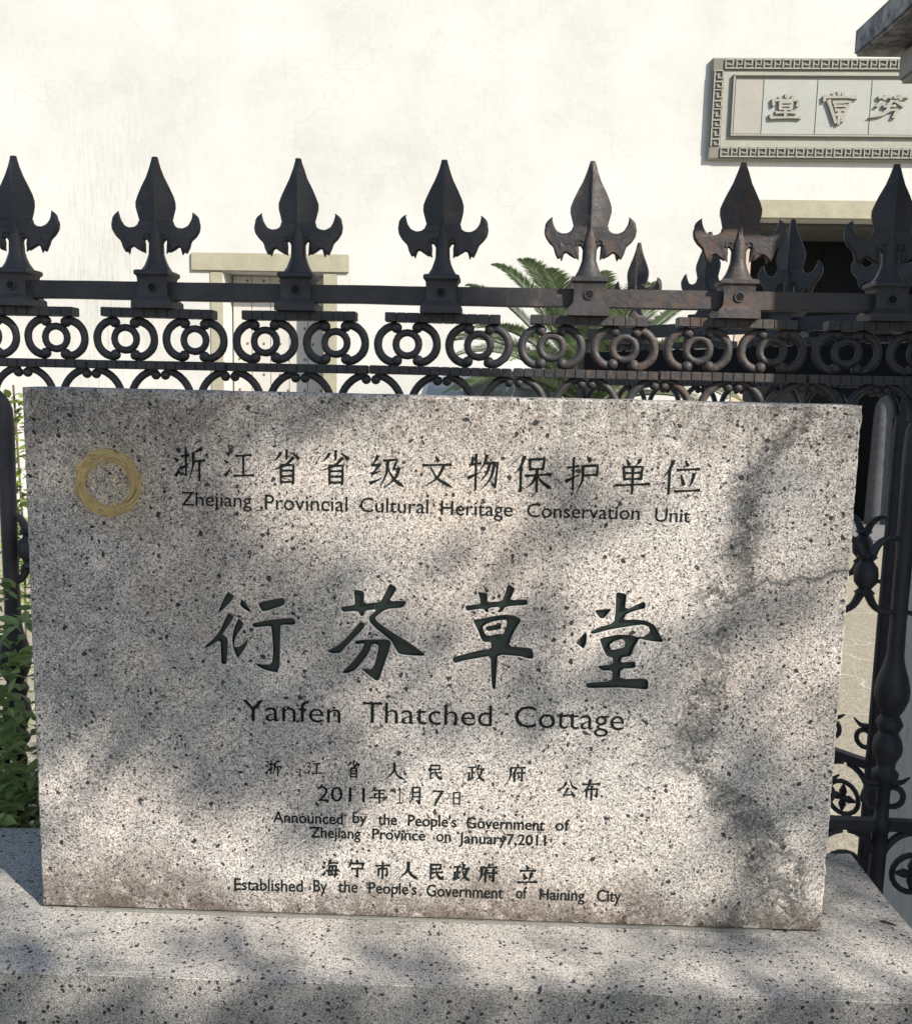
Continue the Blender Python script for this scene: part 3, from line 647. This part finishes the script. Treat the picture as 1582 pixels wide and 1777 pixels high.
# shallow cut lines on the right top
# ------------------------------------------------------------------ plinth
pl = empty('granite_plinth', (0, .05, GZ)); tag(pl, 'broad grey granite plinth carrying the inscribed slab', 'plinth')
def hgrid_box(x0, x1, y0, y1, z0, z1, dx, amp, mat, seed, bev=.0020):
    b = bmesh.new(); box(b, x0, x1, y0, y1, z0, z1, 0)
    bmesh.ops.bevel(b, geom=list(b.edges), offset=bev, segments=3, affect='EDGES')
    es = [e for e in b.edges if e.calc_length() > .2]
    bmesh.ops.subdivide_edges(b, edges=es, cuts=60, use_grid_fill=True)
    b.normal_update()
    for v in b.verts: v.co += v.normal*(noise.noise(v.co*14+Vector((seed,0,0)))*amp + noise.noise(v.co*45)*amp*.6)
    return mesh(b, mat, 40)
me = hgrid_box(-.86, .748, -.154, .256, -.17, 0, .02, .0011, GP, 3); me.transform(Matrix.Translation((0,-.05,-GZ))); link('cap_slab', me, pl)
me = hgrid_box(-.82, .71, -.12, .22, GZ, -.172, .02, .0015, GPF, 8); me.transform(Matrix.Translation((0,-.05,-GZ))); link('base_block', me, pl)
# mortar bed under the slab, missing at its front corners
bm = bmesh.new(); pts = []
for i in range(81):
    x = -.545+i*(1.02+.05)/80; e = .0022+.0020*noise.noise(Vector((x*23,2,0)))+.002*noise.noise(Vector((x*80,4,0)))
    pts.append((x, -max(.0012, e)))
for (x, y), (x2, y2) in zip(pts, pts[1:]):
    v = [bm.verts.new(c) for c in ((x,y,.0005),(x2,y2,.0005),(x2,.02,.0034),(x,.02,.0034),(x,y*.4,.0036),(x2,y2*.4,.0036))]
    bm.faces.new((v[0],v[1],v[5],v[4])); bm.faces.new((v[4],v[5],v[2],v[3]))
bmesh.ops.remove_doubles(bm, verts=bm.verts, dist=1e-5)
me = mesh(bm, MORTAR); me.transform(Matrix.Translation(off)); link('mortar_joint', me, stele)

tw = at(1540, 1605, 0); t_ = (0-CAM.z)/(fw+rt*((1540-CX)/F)+dn*((1605-CY)/F)).z; tp = CAM+(fw+rt*((1540-CX)/F)+dn*((1605-CY)/F))*t_
b = bmesh.new(); tube(b, [(-.010,.006,.0025),(-.003,.001,.004),(.004,-.002,.003),(.011,-.006,.0025)], [.0012,.0018,.0016,.0009], 6)
tag(link('twig', mesh(b, simple('dead_twig', (.03,.024,.02), .9), 50), None, (tp.x, tp.y, 0)), 'short dark twig lying on the right end of the plinth', 'twig')
# ------------------------------------------------------------------ cast-iron fence
K_ = .001143
def finial_mesh(seed=0):
    b = bmesh.new(); Z = lambda py: 1.2476-(py-277)*(1.2476-1.0193)/213.0
    sp = [(277,2.5,2.5),(284,6,5),(296,9.5,6.5),(312,15,7),(330,24,7),(345,30.5,7),(356,34,7.2),(366,34,7.2),(378,31,7.5),(390,28,7.5),(400,24,7.5),(412,16,7),(420,12,7)]
    loft_rect(b, [(Z(p), a*K_, d*K_*1.3) for p, a, d in sp], 'rib')
    loft_rect(b, [(Z(p), a*K_, d*K_) for p, a, d in [(392,5,9),(405,8,10.5),(415,12,12),(430,12.5,12.5),(448,13,13),(458,16,16),(468,20,20),(476,25,25),(479,26.5,26.5)]], 'oct')
    half = [(29,388),(31,396),(37,400.5),(46,401.5),(55,397),(61,387),(64,373),(71,382),(76.5,394),(75,407),(68,418),(60.5,425),(57.5,436),(52,447),(46,440),(39,434.5),(32,440),(21.5,446),(24,437),(24,429),(20,423),(15,423),(11.5,430)]
    sil = [(x, y) for x, y in half] + [(-x, y) for x, y in half[::-1]]
    lo_ = chaikin([(x*K_, Z(y)) for x, y in sil]); lo_ = ccw(lo_); li_ = inset(lo_, .0028)
    for sy in (-1, 1):
        tess(b, [li_], sy*.0065, sy > 0); walls(b, li_, sy*.0065, lo_, sy*.0030)
    walls(b, lo_, -.0030, lo_, .0030)
    for sx in (-1, 1):
        c = [(10,408),(22,409),(36,411),(50,409),(62,402),(69,391),(69,382),(63,373)]
        rr = [6,6.5,7.5,8,8,6.5,4,.8]
        pts = catmull([(sx*x*K_, -.001, Z(p)) for x, p in c], 4); rl = []
        for i in range(len(pts)):
            t = i/4; k = int(min(t, len(rr)-2)); u = t-k; rl.append((rr[k]*(1-u)+rr[min(k+1, len(rr)-1)]*u)*K_)
        tube(b, pts, rl, 10, .62)
        # two hanging lobes
        for c, rr in (([(50,412),(49,424),(47,436),(46,449)],[7,8,5.5,.8]), ([(28,414),(26,424),(23,434),(18,447)],[7,8,6,.8])):
            pts = catmull([(sx*x*K_, -.001, Z(p)) for x, p in c], 3); rl = []
            for i in range(len(pts)):
                t = i/3; k = int(min(t, len(rr)-2)); u = t-k; rl.append((rr[k]*(1-u)+rr[min(k+1, len(rr)-1)]*u)*K_)
            tube(b, pts, rl, 8, .7)
        # scroll eye beside the stem
        pts = [(sx*(16+7*math.cos(a)*.9)*K_, -.006, Z(420+8*math.sin(a))) for a in [R(q) for q in range(-150, 40, 24)]]
        tube(b, pts, [2.6*K_]*len(pts), 6)
    for v in b.verts:
        q = v.co*90+Vector((seed*9.1,0,0)); v.co += Vector((noise.noise(q), noise.noise(q+Vector((5,5,5))), noise.noise(q+Vector((9,1,4)))))*.0007
    return mesh(b, IR, 50)
def socket_mesh():
    b = bmesh.new(); Z = lambda py: 1.2476-(py-277)*(1.2476-.9755)/253.0
    loft_rect(b, [(Z(p), a*K_, a*K_*.95) for p, a in [(478,27),(480,30),(486,30),(489,27),(492,26),(510,25),(524,26),(530,31),(533,34),(546,34.5)]])
    return mesh(b, IR, 30)
def hole_mesh():
    b = bmesh.new(); n_ = 14
    tube(b, [(7.5*K_*math.cos(a*2*math.pi/n_), 0, 7.5*K_*math.sin(a*2*math.pi/n_)) for a in range(n_+2)], 1.6*K_, 6, 1, False)
    return mesh(b, IR, 50)
def disc_mesh(mat):
    b = bmesh.new(); vs = [b.verts.new((6.6*K_*math.cos(a*.6283)*(1+.15*math.sin(a*3)), -.0004, 6.6*K_*math.sin(a*.6283))) for a in range(10)]; b.faces.new(vs); return mesh(b, mat)  # black disc paints the dark of a hole; nothing is recessed
BLK = simple('shade_black', (.004,.004,.005), 1)  # flat black stands for shade in bolt holes and behind gate rings
def cscroll_mesh():                                # pair of C-scrolls round a small ring; 0.14 wide
    b = bmesh.new()
    for sx in (-1, 1):
        pts = [(sx*(.0235+.0345*math.cos(R(a))), 0, .0352*math.sin(R(a))) for a in range(-96, 97, 12)]
        tube(b, pts, [.0082]*len(pts), 8, .75)
        for sz in (-1, 1):
            ball(b, (sx*.0205, -.002, sz*.0315), .0108, (1,.9,1), 2)
    n_ = 20; tube(b, [(.0225*math.cos(a*2*math.pi/n_), -.001, .0225*math.sin(a*2*math.pi/n_)) for a in range(n_+2)], .0072, 8, .8, False)
    for v in b.verts:
        q = v.co*70; v.co += Vector((noise.noise(q), noise.noise(q+Vector((5,5,5))), noise.noise(q+Vector((9,1,4)))))*.0008
    return mesh(b, IR, 60)
def arch_mesh():
    b = bmesh.new()
    for sx in (-1, 1):
        pts = [(sx*.061*math.sin(R(a))*1.0, 0, -.060+.060*math.cos(R(a))) for a in range(8, 99, 10)]
        tube(b, pts, [.0078]*len(pts), 8, .9); ball(b, (sx*.0095, -.002, -.0105), .0098, (1,.9,1), 2)
    return mesh(b, IR, 60)
def plate_mesh():
    b = bmesh.new(); segs = [-.112,-.09,-.07,-.045,-.024,0,.022,.046,.068,.09,.112]
    for a, c in zip(segs, segs[1:]): box(b, a+.0003, c-.0003, -.017-.0008*random.random(), .017, -.0088, .0088, .001)
    return mesh(b, IR)
def railpiece_mesh(L):
    b = bmesh.new(); n_ = 14
    for i in range(n_):
        a = -L/2+L*i/n_; box(b, a+.0003, a+L/n_-.0003, -.016-.0012*random.random(), .016, -.0083, .0083, .0012)
    return mesh(b, IR)
def picket_mesh(plain=False):
    b = bmesh.new(); r = .0155
    prof = [(GZ+.02,r),(-.10,r),(-.06,r),(-.056,.02),(-.037,.02),(-.03,.014),(.0,.013),(.045,.013),(.055,.024),(.065,.026),(.075,.017),(.09,.019),(.105,.027),(.12,.029),(.135,.026),(.15,.018),(.158,.022),(.168,.026),(.178,.022),(.185,.017),(.20,.025),(.22,.032),(.24,.033),(.265,.028),(.29,.020),(.31,.0165),(.38,.0155),(.60,.0165),(.72,.018),(.755,.016),(.772,.010)]
    if plain: prof = [(GZ+.02,.012),(.74,.012),(.78,.009)]
    lathe(b, prof, 12); return mesh(b, IR, 50)
def loops_mesh():
    b = bmesh.new()
    for sx in (-1, 1):
        n_ = 14; pts = [(sx*.019+.021*math.cos(a*2*math.pi/n_), 0, .013+.021*math.sin(a*2*math.pi/n_)) for a in range(n_+1)]
        tube(b, pts, .0062, 6, 1.1, False)
        tube(b, catmull([(sx*.012,0,.045),(sx*.032,0,.044),(sx*.05,0,.056)], 4), [.007,.007,.007,.006,.006,.005,.004,.003,.002], 6)
    return mesh(b, IR, 50)
def knot_mesh():
    b = bmesh.new()
    for sx in (-1, 1):
        for sz in (-1, 1):
            pts = catmull([(sx*.006,0,sz*.035),(sx*.02,0,sz*.062),(sx*.042,0,sz*.075),(sx*.062,0,sz*.070)], 4); tube(b, pts, [.0095-.0005*i for i in range(len(pts))], 7)
    lathe(b, [(-.042,.012),(-.036,.02),(-.028,.012),(-.015,.022),(0,.024),(.015,.022),(.028,.012),(.036,.02),(.042,.012)], 10)
    return mesh(b, IR, 50)
def lowarch_mesh():                                # round-headed loops under the lower rail
    b = bmesh.new()
    for sx in (-1, 1):
        pts = [(sx*.066, 0, -.30)]+[(sx*(.066*math.cos(R(a))), 0, -.085+.075*math.sin(R(a))) for a in range(0, 86, 14)]
        tube(b, pts, [.0075]*len(pts), 7)
    n_ = 18; tube(b, [(.04*math.cos(a*2*math.pi/n_), 0, -.10+.04*math.sin(a*2*math.pi/n_)) for a in range(n_+2)], .006, 7, 1, False)
    for a in range(4): tube(b, [(0,0,-.10),(.016*math.cos(a*math.pi/2),0,-.10+.016*math.sin(a*math.pi/2)),(.033*math.cos(a*math.pi/2),0,-.10+.033*math.sin(a*math.pi/2))], [.005,.010,.003], 7)
    return mesh(b, IR, 50)
FIN = [finial_mesh(i) for i in range(3)]; SOC = socket_mesh(); HOL = hole_mesh(); DSC = disc_mesh(BLK)
CSC = cscroll_mesh(); ARC = arch_mesh(); PLA = plate_mesh(); PIC = picket_mesh(); PICP = picket_mesh(True); LOO = loops_mesh(); KNO = knot_mesh(); LOW = lowarch_mesh()
def fence(root, n_, sp, x0, xs, xe, lower=True, plain=False, pickx=None):
    """root local frame: x along the fence, z = 0 at plinth top level; finial i at x0 + i*sp"""
    s = sp/.281
    b = bmesh.new(); box(b, xs, xe, -.011, .011, .9755, 1.0106, .0015)
    bmesh.ops.subdivide_edges(b, edges=[e for e in b.edges if e.calc_length() > .5], cuts=60)
    for v in b.verts: v.co.z += .0012*noise.noise(Vector((v.co.x*9, v.co.z*20, 1)))
    link('top_rail', mesh(b, IR), root)
    RP = railpiece_mesh(sp-.004)
    for i in range(n_):
        x = x0+i*sp; z = 0
        f = link('finial', FIN[i % 3], root, (x, 0, 0), (0, 0, 0 if i % 2 else math.pi) if False else (0, R(random.uniform(-1,1))*.0, R(random.uniform(-3,3))))
        s_ = link('socket', SOC, root, (x, 0, 0)); link('bolt_ring', HOL, s_, (0, -25*K_-.0004, .998)); link('bolt_hole_dark', DSC, s_, (.0, -25*K_-.001, .998))
        link('band_plate', PLA, root, (x+.003, 0, .9503), (0, R(random.uniform(-.6,.6)), 0), (s,1,1))
        link('lower_rail', RP, root, (x, 0, .8488), (0, R(random.uniform(-.3,.3)), 0))
        for q in (-.07, .07):
            xx = x+q*s+.004
            link('scroll_ring', CSC, root, (xx, 0, .8997), (0, R(random.uniform(-2,2)), 0), (s,1,1))
            link('picket', PICP if plain else PIC, root, ((pickx or {}).get((i, q), xx), 0, 0))
            if lower:
                link('double_loop', LOO, root, (xx, 0, 0))
        for q in (0, .1405):
            xx = x+q*s+.004
            if xx < xe-.02:
                link('arch', ARC, root, (xx, 0, .8405), scale=(s,1,1))
                if lower: link('knot', KNO, root, (xx, 0, .47)); link('foot_arch', LOW, root, (xx, 0, -.05))
    if lower:
        b = bmesh.new(); box(b, xs, xe, -.012, .012, -.057, -.036, .0015); link('bottom_rail', mesh(b, IR), root)
    bb = bmesh.new(); box(bb, xs, xe, -.012, .012, GZ+.06, GZ+.09, .0015); link('base_rail', mesh(bb, IR), root)
f1 = empty('iron_fence', (0, .5, 0), -math.atan(.031)); tag(f1, 'black cast-iron fence with spear finials standing behind the granite slab', 'fence')
fence(f1, 7, .2811, -.8607, -1.05, .995, pickx={(0, -.07): -.900})
b = bmesh.new(); tube(b, catmull([(-.925,0,.80),(-.917,0,.785),(-.905,0,.765),(-.900,0,.73)], 4), [.009,.009,.010,.011,.013,.014,.015,.016,.017,.018,.018,.017,.016], 8); link('bracket', mesh(b, IR, 50), f1)
# angled panel behind, running back from the pillar
ang = math.atan2(.783, -.622)
f2 = empty('gate_panel', (1.02, .765, 0), ang); tag(f2, 'second iron spear-topped panel swung back at an angle near the pillar', 'gate')
fence(f2, 4, .247, .075, 0, 1.0, lower=True, plain=True)
b = bmesh.new(); box(b, .0, 1.0, .014, .018, .862, .939, .001); link('ring_shade_sheet', mesh(b, BLK), f2)  # black sheet added for the shade seen between the oblique rings
b = bmesh.new(); box(b, -.018, .012, -.016, .016, GZ+.01, .98, .002); link('end_post', mesh(b, IR), f2)
b = bmesh.new(); box(b, 1.002, 1.032, -.016, .016, GZ+.01, .98, .002); link('end_post', mesh(b, IR), f2)
b = bmesh.new(); box(b, .880, .965, -.030, -.0185, .80, 1.04, .004); hp = link('shade_plate', mesh(b, IR), f1)  # plate added to fill the shaded end of the fence with dark
for hz in (.83, .90, .97, 1.01):
    b = bmesh.new(); ball(b, (.922, -.031, hz), .008, (1,.6,1), 1); link('rivet', mesh(b, IR), hp)
# kerb under the fence
b = bmesh.new(); box(b, -6, 1.0, .42, .56, GZ-.019, GZ+.06, .008); tag(link('kerb', mesh(b, simple('kerb_stone', (.22,.21,.20), .9, 9, .3, .004))), kind='structure')

# ------------------------------------------------------------------ stone gate pillar on the right
pr = empty('gate_pillar', (1.27, .38, GZ)); tag(pr, 'grey stone gate pillar with projecting cap slab at the right edge', 'pillar')
def prb(x0, x1, y0, y1, z0, z1, mat, bev=.008, amp=.002):
    b = bmesh.new(); box(b, x0-1.27, x1-1.27, y0-.38, y1-.38, z0-GZ, z1-GZ, bev)
    es = [e for e in b.edges if e.calc_length() > .2]; bmesh.ops.subdivide_edges(b, edges=es, cuts=16, use_grid_fill=True)
    for v in b.verts: v.co += Vector((noise.noise(v.co*9), noise.noise(v.co*9+Vector((4,0,0))), noise.noise(v.co*9+Vector((0,7,0)))))*amp
    return mesh(b, mat, 40)
n = N('pillar_weathered'); x, y, z = n.sep()
c = n.mix(n.noise(6, 5, .7), (.50,.49,.46), (.66,.64,.60)); c = n.mix(n.ramp(n.math('ADD', z, n.math('MULTIPLY', n.noise(7, 4, .7), .3)), [(.12, 1), (.45, 0)]), c, (.05,.048,.042))
c = n.mix(n.ramp(n.noise(11, 5, .8, co=n.mapping((3,3,.5))), [(.5, 0), (.7, .45)]), c, (.20,.17,.15))
n.set('Base Color', c); n.set('Roughness', .9); n.bump(n.noise(45, 5, .7), .004)
link('shaft', prb(1.0, 1.54, .11, .66, GZ, 1.484, n.m), pr)
link('necking', prb(.940, 1.60, .11, .775, 1.486, 1.55, PSTONE), pr)
n = N('cap_weathered'); c = n.mix(n.ramp(n.noise(16, 6, .8), [(.42, 0), (.58, 1)]), (.10,.10,.105), (.36,.35,.34)); n.set('Base Color', c); n.set('Roughness', .95); n.bump(n.noise(60, 5, .75), .006)
link('cap', prb(.858, 1.68, .06, .81, 1.552, 1.612, n.m, .006, .003), pr)

# ------------------------------------------------------------------ parked car beyond, mostly behind the slab
def car():
    SILV = simple('silver_car_paint', (.55,.56,.57), .3, 0, metal=.3); GLS = simple('windscreen_glass', (.30,.32,.32), .12, 0, spec=.8); RUB = simple('tyre_rubber', (.02,.02,.02), .85); CH = simple('lamp_glass', (.6,.62,.64), .15); BK = simple('black_trim', (.015,.015,.016), .5)
    c = empty('parked_car', (.17, 5.2, GZ)); tag(c, 'silver car parked in the courtyard, glimpsed between fence and slab', 'car')
    b = bmesh.new()                                  # x across, y along (front at y = -0.0)
    prof = [(0,.28),(0,.55),(.06,.74),(.2,.82),(1.0,.95),(1.05,.96),(3.9,1.0),(4.2,.95),(4.3,.6),(4.28,.3)]
    rows = []
    for sx, ins in ((-1,0),(-.92,.0),(.92,0),(1,0)):
        rows.append([b.verts.new((sx*.86, y+(.10 if abs(sx) == 1 and y < .5 else 0), z-(.05 if abs(sx) == 1 and z > .7 else 0))) for y, z in prof])
    for a, d in zip(rows, rows[1:]):
        for i in range(len(prof)-1): b.faces.new((a[i], d[i], d[i+1], a[i+1]))
        b.faces.new((a[-1], d[-1], d[0], a[0]))
    b.faces.new(rows[0]); b.faces.new(rows[-1][::-1]); bmesh.ops.recalc_face_normals(b, faces=b.faces)
    link('body', mesh(b, SILV, 35), c)
    b = bmesh.new()
    q = [[(-.70,1.0,.96),(.70,1.0,.96),(.72,3.9,1.0),(-.72,3.9,1.0)], [(-.53,1.72,1.62),(.53,1.72,1.62),(.53,3.3,1.64),(-.53,3.3,1.64)]]
    v = [[b.verts.new(p) for p in r] for r in q]
    for k in range(4): b.faces.new((v[0][k], v[0][(k+1)%4], v[1][(k+1)%4], v[1][k]))
    link('cabin', mesh(b, BK), c)
    b = bmesh.new(); box(b, -.55, .55, 1.66, 3.36, 1.621, 1.665, .015); link('roof', mesh(b, SILV, 40), c)
    b = bmesh.new(); vs = [b.verts.new(p) for p in ((-.66,1.02,.985),(.66,1.02,.985),(.51,1.69,1.615),(-.51,1.69,1.615))]; f = b.faces.new(vs); r = bmesh.ops.extrude_face_region(b, geom=[f])
    for g in r['geom']:
        if isinstance(g, bmesh.types.BMVert): g.co += Vector((0,-.012,.012))
    ws = link('windscreen', mesh(b, GLS), c)
    for sx in (-1, 1):
        b = bmesh.new(); tube(b, [(sx*.69,.99,.97),(sx*.535,1.68,1.635)], .028, 6); link('windscreen_pillar', mesh(b, SILV, 50), c)
        b = bmesh.new(); vs = [b.verts.new(p) for p in ((sx*.70,1.25,1.0),(sx*.71,3.6,1.02),(sx*.56,3.2,1.58),(sx*.56,1.85,1.58))]; b.faces.new(vs); link('side_window', mesh(b, GLS), c)
        b = bmesh.new(); ball(b, (sx*.62, .045, .66), .11, (1,.45,.55), 2); link('headlight', mesh(b, CH, True), c)
        b = bmesh.new(); ball(b, (sx*.90, 1.25, 1.02), .09, (1,.5,.7), 2); link('mirror', mesh(b, SILV, True), c)
        for y in (.82, 3.4):
            b = bmesh.new(); tube(b, [(sx*.68, y, .32),(sx*.87, y, .32)], .32, 24); t = link('wheel', mesh(b, RUB, 40), c)
            b = bmesh.new(); tube(b, [(sx*.80, y, .32),(sx*.885, y, .32)], .19, 16); link('rim', mesh(b, CH, 40), t)
    b = bmesh.new(); box(b, -.45, .45, -.012, .03, .56, .70, .01); link('grille', mesh(b, BK), c)
    b = bmesh.new(); tube(b, [(-.3,.98,1.0),(.1,1.10,1.13)], .008, 5); link('wiper', mesh(b, BK), ws)
car()

# ------------------------------------------------------------------ planting
def leafmat(name, c1, c2, trans=.35):
    n = N(name); oi = n.t.nodes.new('ShaderNodeNewGeometry'); r = oi.outputs['Random Per Island']
    c = n.mix(r, c1, c2); n.set('Base Color', c); n.set('Roughness', .45)
    tb = n.t.nodes.new('ShaderNodeBsdfTranslucent'); n.t.links.new(c, tb.inputs[0]); mx = n.t.nodes.new('ShaderNodeMixShader'); mx.inputs[0].default_value = trans
    o = n.t.nodes['Material Output']; n.t.links.new(n.b.outputs[0], mx.inputs[1]); n.t.links.new(tb.outputs[0], mx.inputs[2]); n.t.links.new(mx.outputs[0], o.inputs[0]); return n.m
CYL = leafmat('cycad_green', (.07,.11,.05), (.20,.25,.13)); SHL = leafmat('shrub_green', (.12,.19,.06), (.32,.40,.14)); VNL = leafmat('vine_green', (.10,.16,.03), (.26,.34,.08)); TRL = leafmat('tree_leaf', (.03,.06,.02), (.08,.12,.03), .2)
BARK = simple('bark', (.10,.075,.05), .95, 12, .4, .01)
# cycad
cy = empty('cycad', (.98, 6.2, GZ)); tag(cy, 'cycad palm with stiff feathery fronds in the courtyard behind the fence', 'palm')
b = bmesh.new(); lathe(b, [(0,.17),(.3,.18),(.7,.16),(1.2,.17),(1.45,.15),(1.52,.05)], 14)
for v in b.verts: v.co += v.co.normalized()*.03*noise.noise(v.co*14)
link('trunk', mesh(b, BARK, 60), cy)
def frond_mesh(L, droop, seed):
    rg = random.Random(seed); b = bmesh.new(); pts = []
    for i in range(17):
        t = i/16; pts.append(Vector((L*t*(1-.08*t), 0, droop[0]*t*L-droop[1]*t*t*L)))
    tube(b, pts, [.011*(1-.8*i/16) for i in range(17)], 5)
    for i in range(120):
        t = .08+.92*i/120; k = t*16; j = int(min(k, 15)); p = pts[j].lerp(pts[j+1], k-j); d = (pts[j+1]-pts[j]).normalized()
        ll = .215*(math.sin(math.pi*min(1, t*.93+.07))**.5)*rg.uniform(.85,1.1)
        for s_ in (-1, 1):
            dirv = (Vector((.55, s_*1.0, .42))).normalized(); dirv = (d*.6+Vector((0, s_, .40+rg.uniform(-.08,.08)))).normalized()
            q = p+dirv*ll; wv = d*.0050
            a = b.verts.new(p-wv*.6); a2 = b.verts.new(p+wv*.6); m1 = b.verts.new(p+dirv*ll*.55+wv+Vector((0,0,.004))); m0 = b.verts.new(p+dirv*ll*.55-wv); e = b.verts.new(q-Vector((0,0,.02)))
            b.faces.new((a,a2,m1,m0)); b.faces.new((m0,m1,e))
    return mesh(b, CYL)
FR = [frond_mesh(1.2,(.95,.60),1), frond_mesh(1.25,(.60,.55),2), frond_mesh(1.0,(1.7,.75),3), frond_mesh(1.15,(.2,.5),4)]
rg = random.Random(11)
for i in range(52):
    tier = i % 4; az = i*2.39996+rg.uniform(-.15,.15)
    link('frond', FR[(2,0,1,3)[tier]], cy, (.05*math.cos(az), .05*math.sin(az), 1.47-.03*tier), (0, R(rg.uniform(-8,8)), az), (1,1,1))
# shrub at the left between plinth and fence
def leafy(rgn, nleaf, size, seed, mat, curl=.15):
    rg = random.Random(seed); b = bmesh.new()
    for i in range(nleaf):
        p = rgn(rg); s_ = size*rg.uniform(.6,1.25)
        q = Matrix.Rotation(rg.uniform(0,6.28),3,'Z') @ Matrix.Rotation(rg.uniform(-.9,.5),3,'Y') @ Matrix.Rotation(rg.uniform(-.6,.6),3,'X')
        pr_ = [(0,0,0),(.3,.20,.03),(.62,.19,.02),(1,0,-curl),(.62,-.19,.02),(.3,-.20,.03),(.5,0,-.03)]
        v = [b.verts.new(Vector(p)+q @ (Vector(c)*s_)) for c in pr_]
        for a_, c_ in ((0,1),(1,2),(2,3),(3,4),(4,5),(5,0)): b.faces.new((v[a_], v[c_], v[6]))
    return mesh(b, mat)
sh = empty('shrub', (-.92, .37, GZ)); tag(sh, 'leafy green shrub growing beside the left edge of the slab', 'shrub')
def rgs(rg):
    while True:
        x, y, z = rg.uniform(-.33,.16), rg.uniform(-.11,.10), rg.uniform(.45,1.12)
        if rg.random() < (1.15-z)*1.3+.15 or z < .75: return (x, y, z)
link('foliage', leafy(rgs, 3000, .042, 3, SHL), sh)
b = bmesh.new()
for i in range(9):
    a = rg.uniform(-.28,.12); tube(b, catmull([(0,0,0),(a*.4,rg.uniform(-.04,.04),.9),(a,rg.uniform(-.07,.07),rg.uniform(.8,1.08))],5), .003, 5)
link('stems', mesh(b, BARK), sh)
# pale climber on a pole further back
vn = empty('climbing_vine', (-1.88, 2.5, GZ)); tag(vn, 'sunlit yellow-green climber on a thin pole behind the fence at far left', 'vine')
b = bmesh.new(); tube(b, [(0,0,0),(.02,0,.8),(0,0,1.5)], .005, 6); link('pole', mesh(b, BARK), vn)
link('foliage', leafy(lambda r_: (r_.gauss(0,.035), r_.gauss(0,.04), r_.uniform(.55,1.45) if r_.random() < .8 else r_.uniform(0,1.0)), 330, .06, 8, VNL), vn)

# ------------------------------------------------------------------ street tree whose crown dapples the slab
tr = empty('street_tree', (5.2, -5.4, GZ)); tag(tr, 'street tree standing behind the viewer that shades the slab', 'tree')
TB = Vector((5.2, -5.4, GZ))
HX, HZ = SUN.x/-SUN.y, SUN.z/-SUN.y              # drift per metre towards the viewer
def G(a, b, ca, cb, ra, rb): return math.exp(-((a-ca)/ra)**2-((b-cb)/rb)**2)
def sm(x, e0, e1): t = max(0, min(1, (x-e0)/(e1-e0))); return t*t*(3-2*t)
def shade(a, b):                                   # how dense the crown is along the sun ray that meets the slab's plane at (a, b)
    nz = noise.noise(Vector((a*3.1, b*3.1, 4)))*.5+noise.noise(Vector((a*7, b*7, 9)))*.35
    if b < -.165: return .6
    if a < -.62 and b < 1.0: return .28
    if b < -.02: return max(0, min(1, .04+nz*.5+G(a, b, -.37, -.08, .06, .035)+G(a, b, -.13, -.085, .05, .03)+.6*G(a, b, .35, -.03, .2, .03)))
    if b > 1.12: return 1.0 if a < .60 else (.8 if a > 1.35 else 0)
    if b > .86: return 1-sm(a, -.2, .1)*.75
    s_ = (1-sm(a+.25*(b-.55), -.33, -.13))*sm(b+.35*a, .05, .17)
    s_ = max(s_, .8*sm(b, .70, .80)*(1-sm(a, -.22, .0)))
    s_ = max(s_, .72*G(a, b, -.17, .42, .22, .11), .42*G(a, b, .12, .38, .40, .09), .55*G(a, b, .17, .60, .07, .06), .6*G(a, b, -.32, .10, .10, .14)*0)
    s_ = max(s_, .30*sm(a, .36, .48)*(1-.9*G(a, b, .50, .03, .15, .10)))
    s_ = max(s_, 0) + nz*.06*(s_ > .05)
    s_ *= 1-.85*G(a, b, -.02, .68, .22, .14)*0
    return max(0, min(1, s_))
rg = random.Random(21); b = bmesh.new(); cents = []
NL = 56000
for i in range(NL):
    a, c = rg.uniform(-2.6, 2.3), rg.uniform(-1.3, 2.3)
    if rg.random() > shade(a, c): continue
    t = 4.3+1.9*rg.random()+.3*noise.noise(Vector((a*2, c*2, 1)))
    p = Vector((a, 0, c))+SUN*t; s_ = rg.uniform(.05,.085); cents.append(p)
    q = Matrix.Rotation(rg.uniform(0,6.28),3,'Z') @ Matrix.Rotation(rg.uniform(-.7,.7),3,'Y') @ Matrix.Rotation(rg.uniform(-.7,.7),3,'X')
    v = [b.verts.new(p+q @ (Vector(k)*s_)) for k in ((0,0,0),(.5,.26,.03),(1,0,0),(.5,-.26,.03))]; b.faces.new(v)
me = mesh(b, TRL); me.transform(Matrix.Translation(-TB)); link('crown', me, tr)
b = bmesh.new(); tube(b, catmull([(0,0,0),(-.1,.1,1.5),(-.35,.35,2.8),(-.5,.5,3.6),(-.9,1.0,4.4)], 5), [.19,.18,.17,.16,.155,.15,.145,.14,.135,.13,.125,.12,.11,.105,.10,.095,.09,.08,.07,.06,.05], 10)
limb_ends = [p for p in cents if p.x-SUN.x*p.y/SUN.y < -1.1 or p.z-SUN.z*p.y/SUN.y < -.6]
for i in range(7):
    q = rg.choice(limb_ends)-TB; q = q.lerp(Vector((-.5,.5,4.4)), .25)
    tube(b, catmull([(-.3,.3,2.7+.12*i), Vector((-.3,.3,2.7)).lerp(q, .5)+Vector((0,0,.35)), q], 5), [.055-.0045*k for k in range(11)], 6)
link('trunk', mesh(b, BARK, 60), tr)
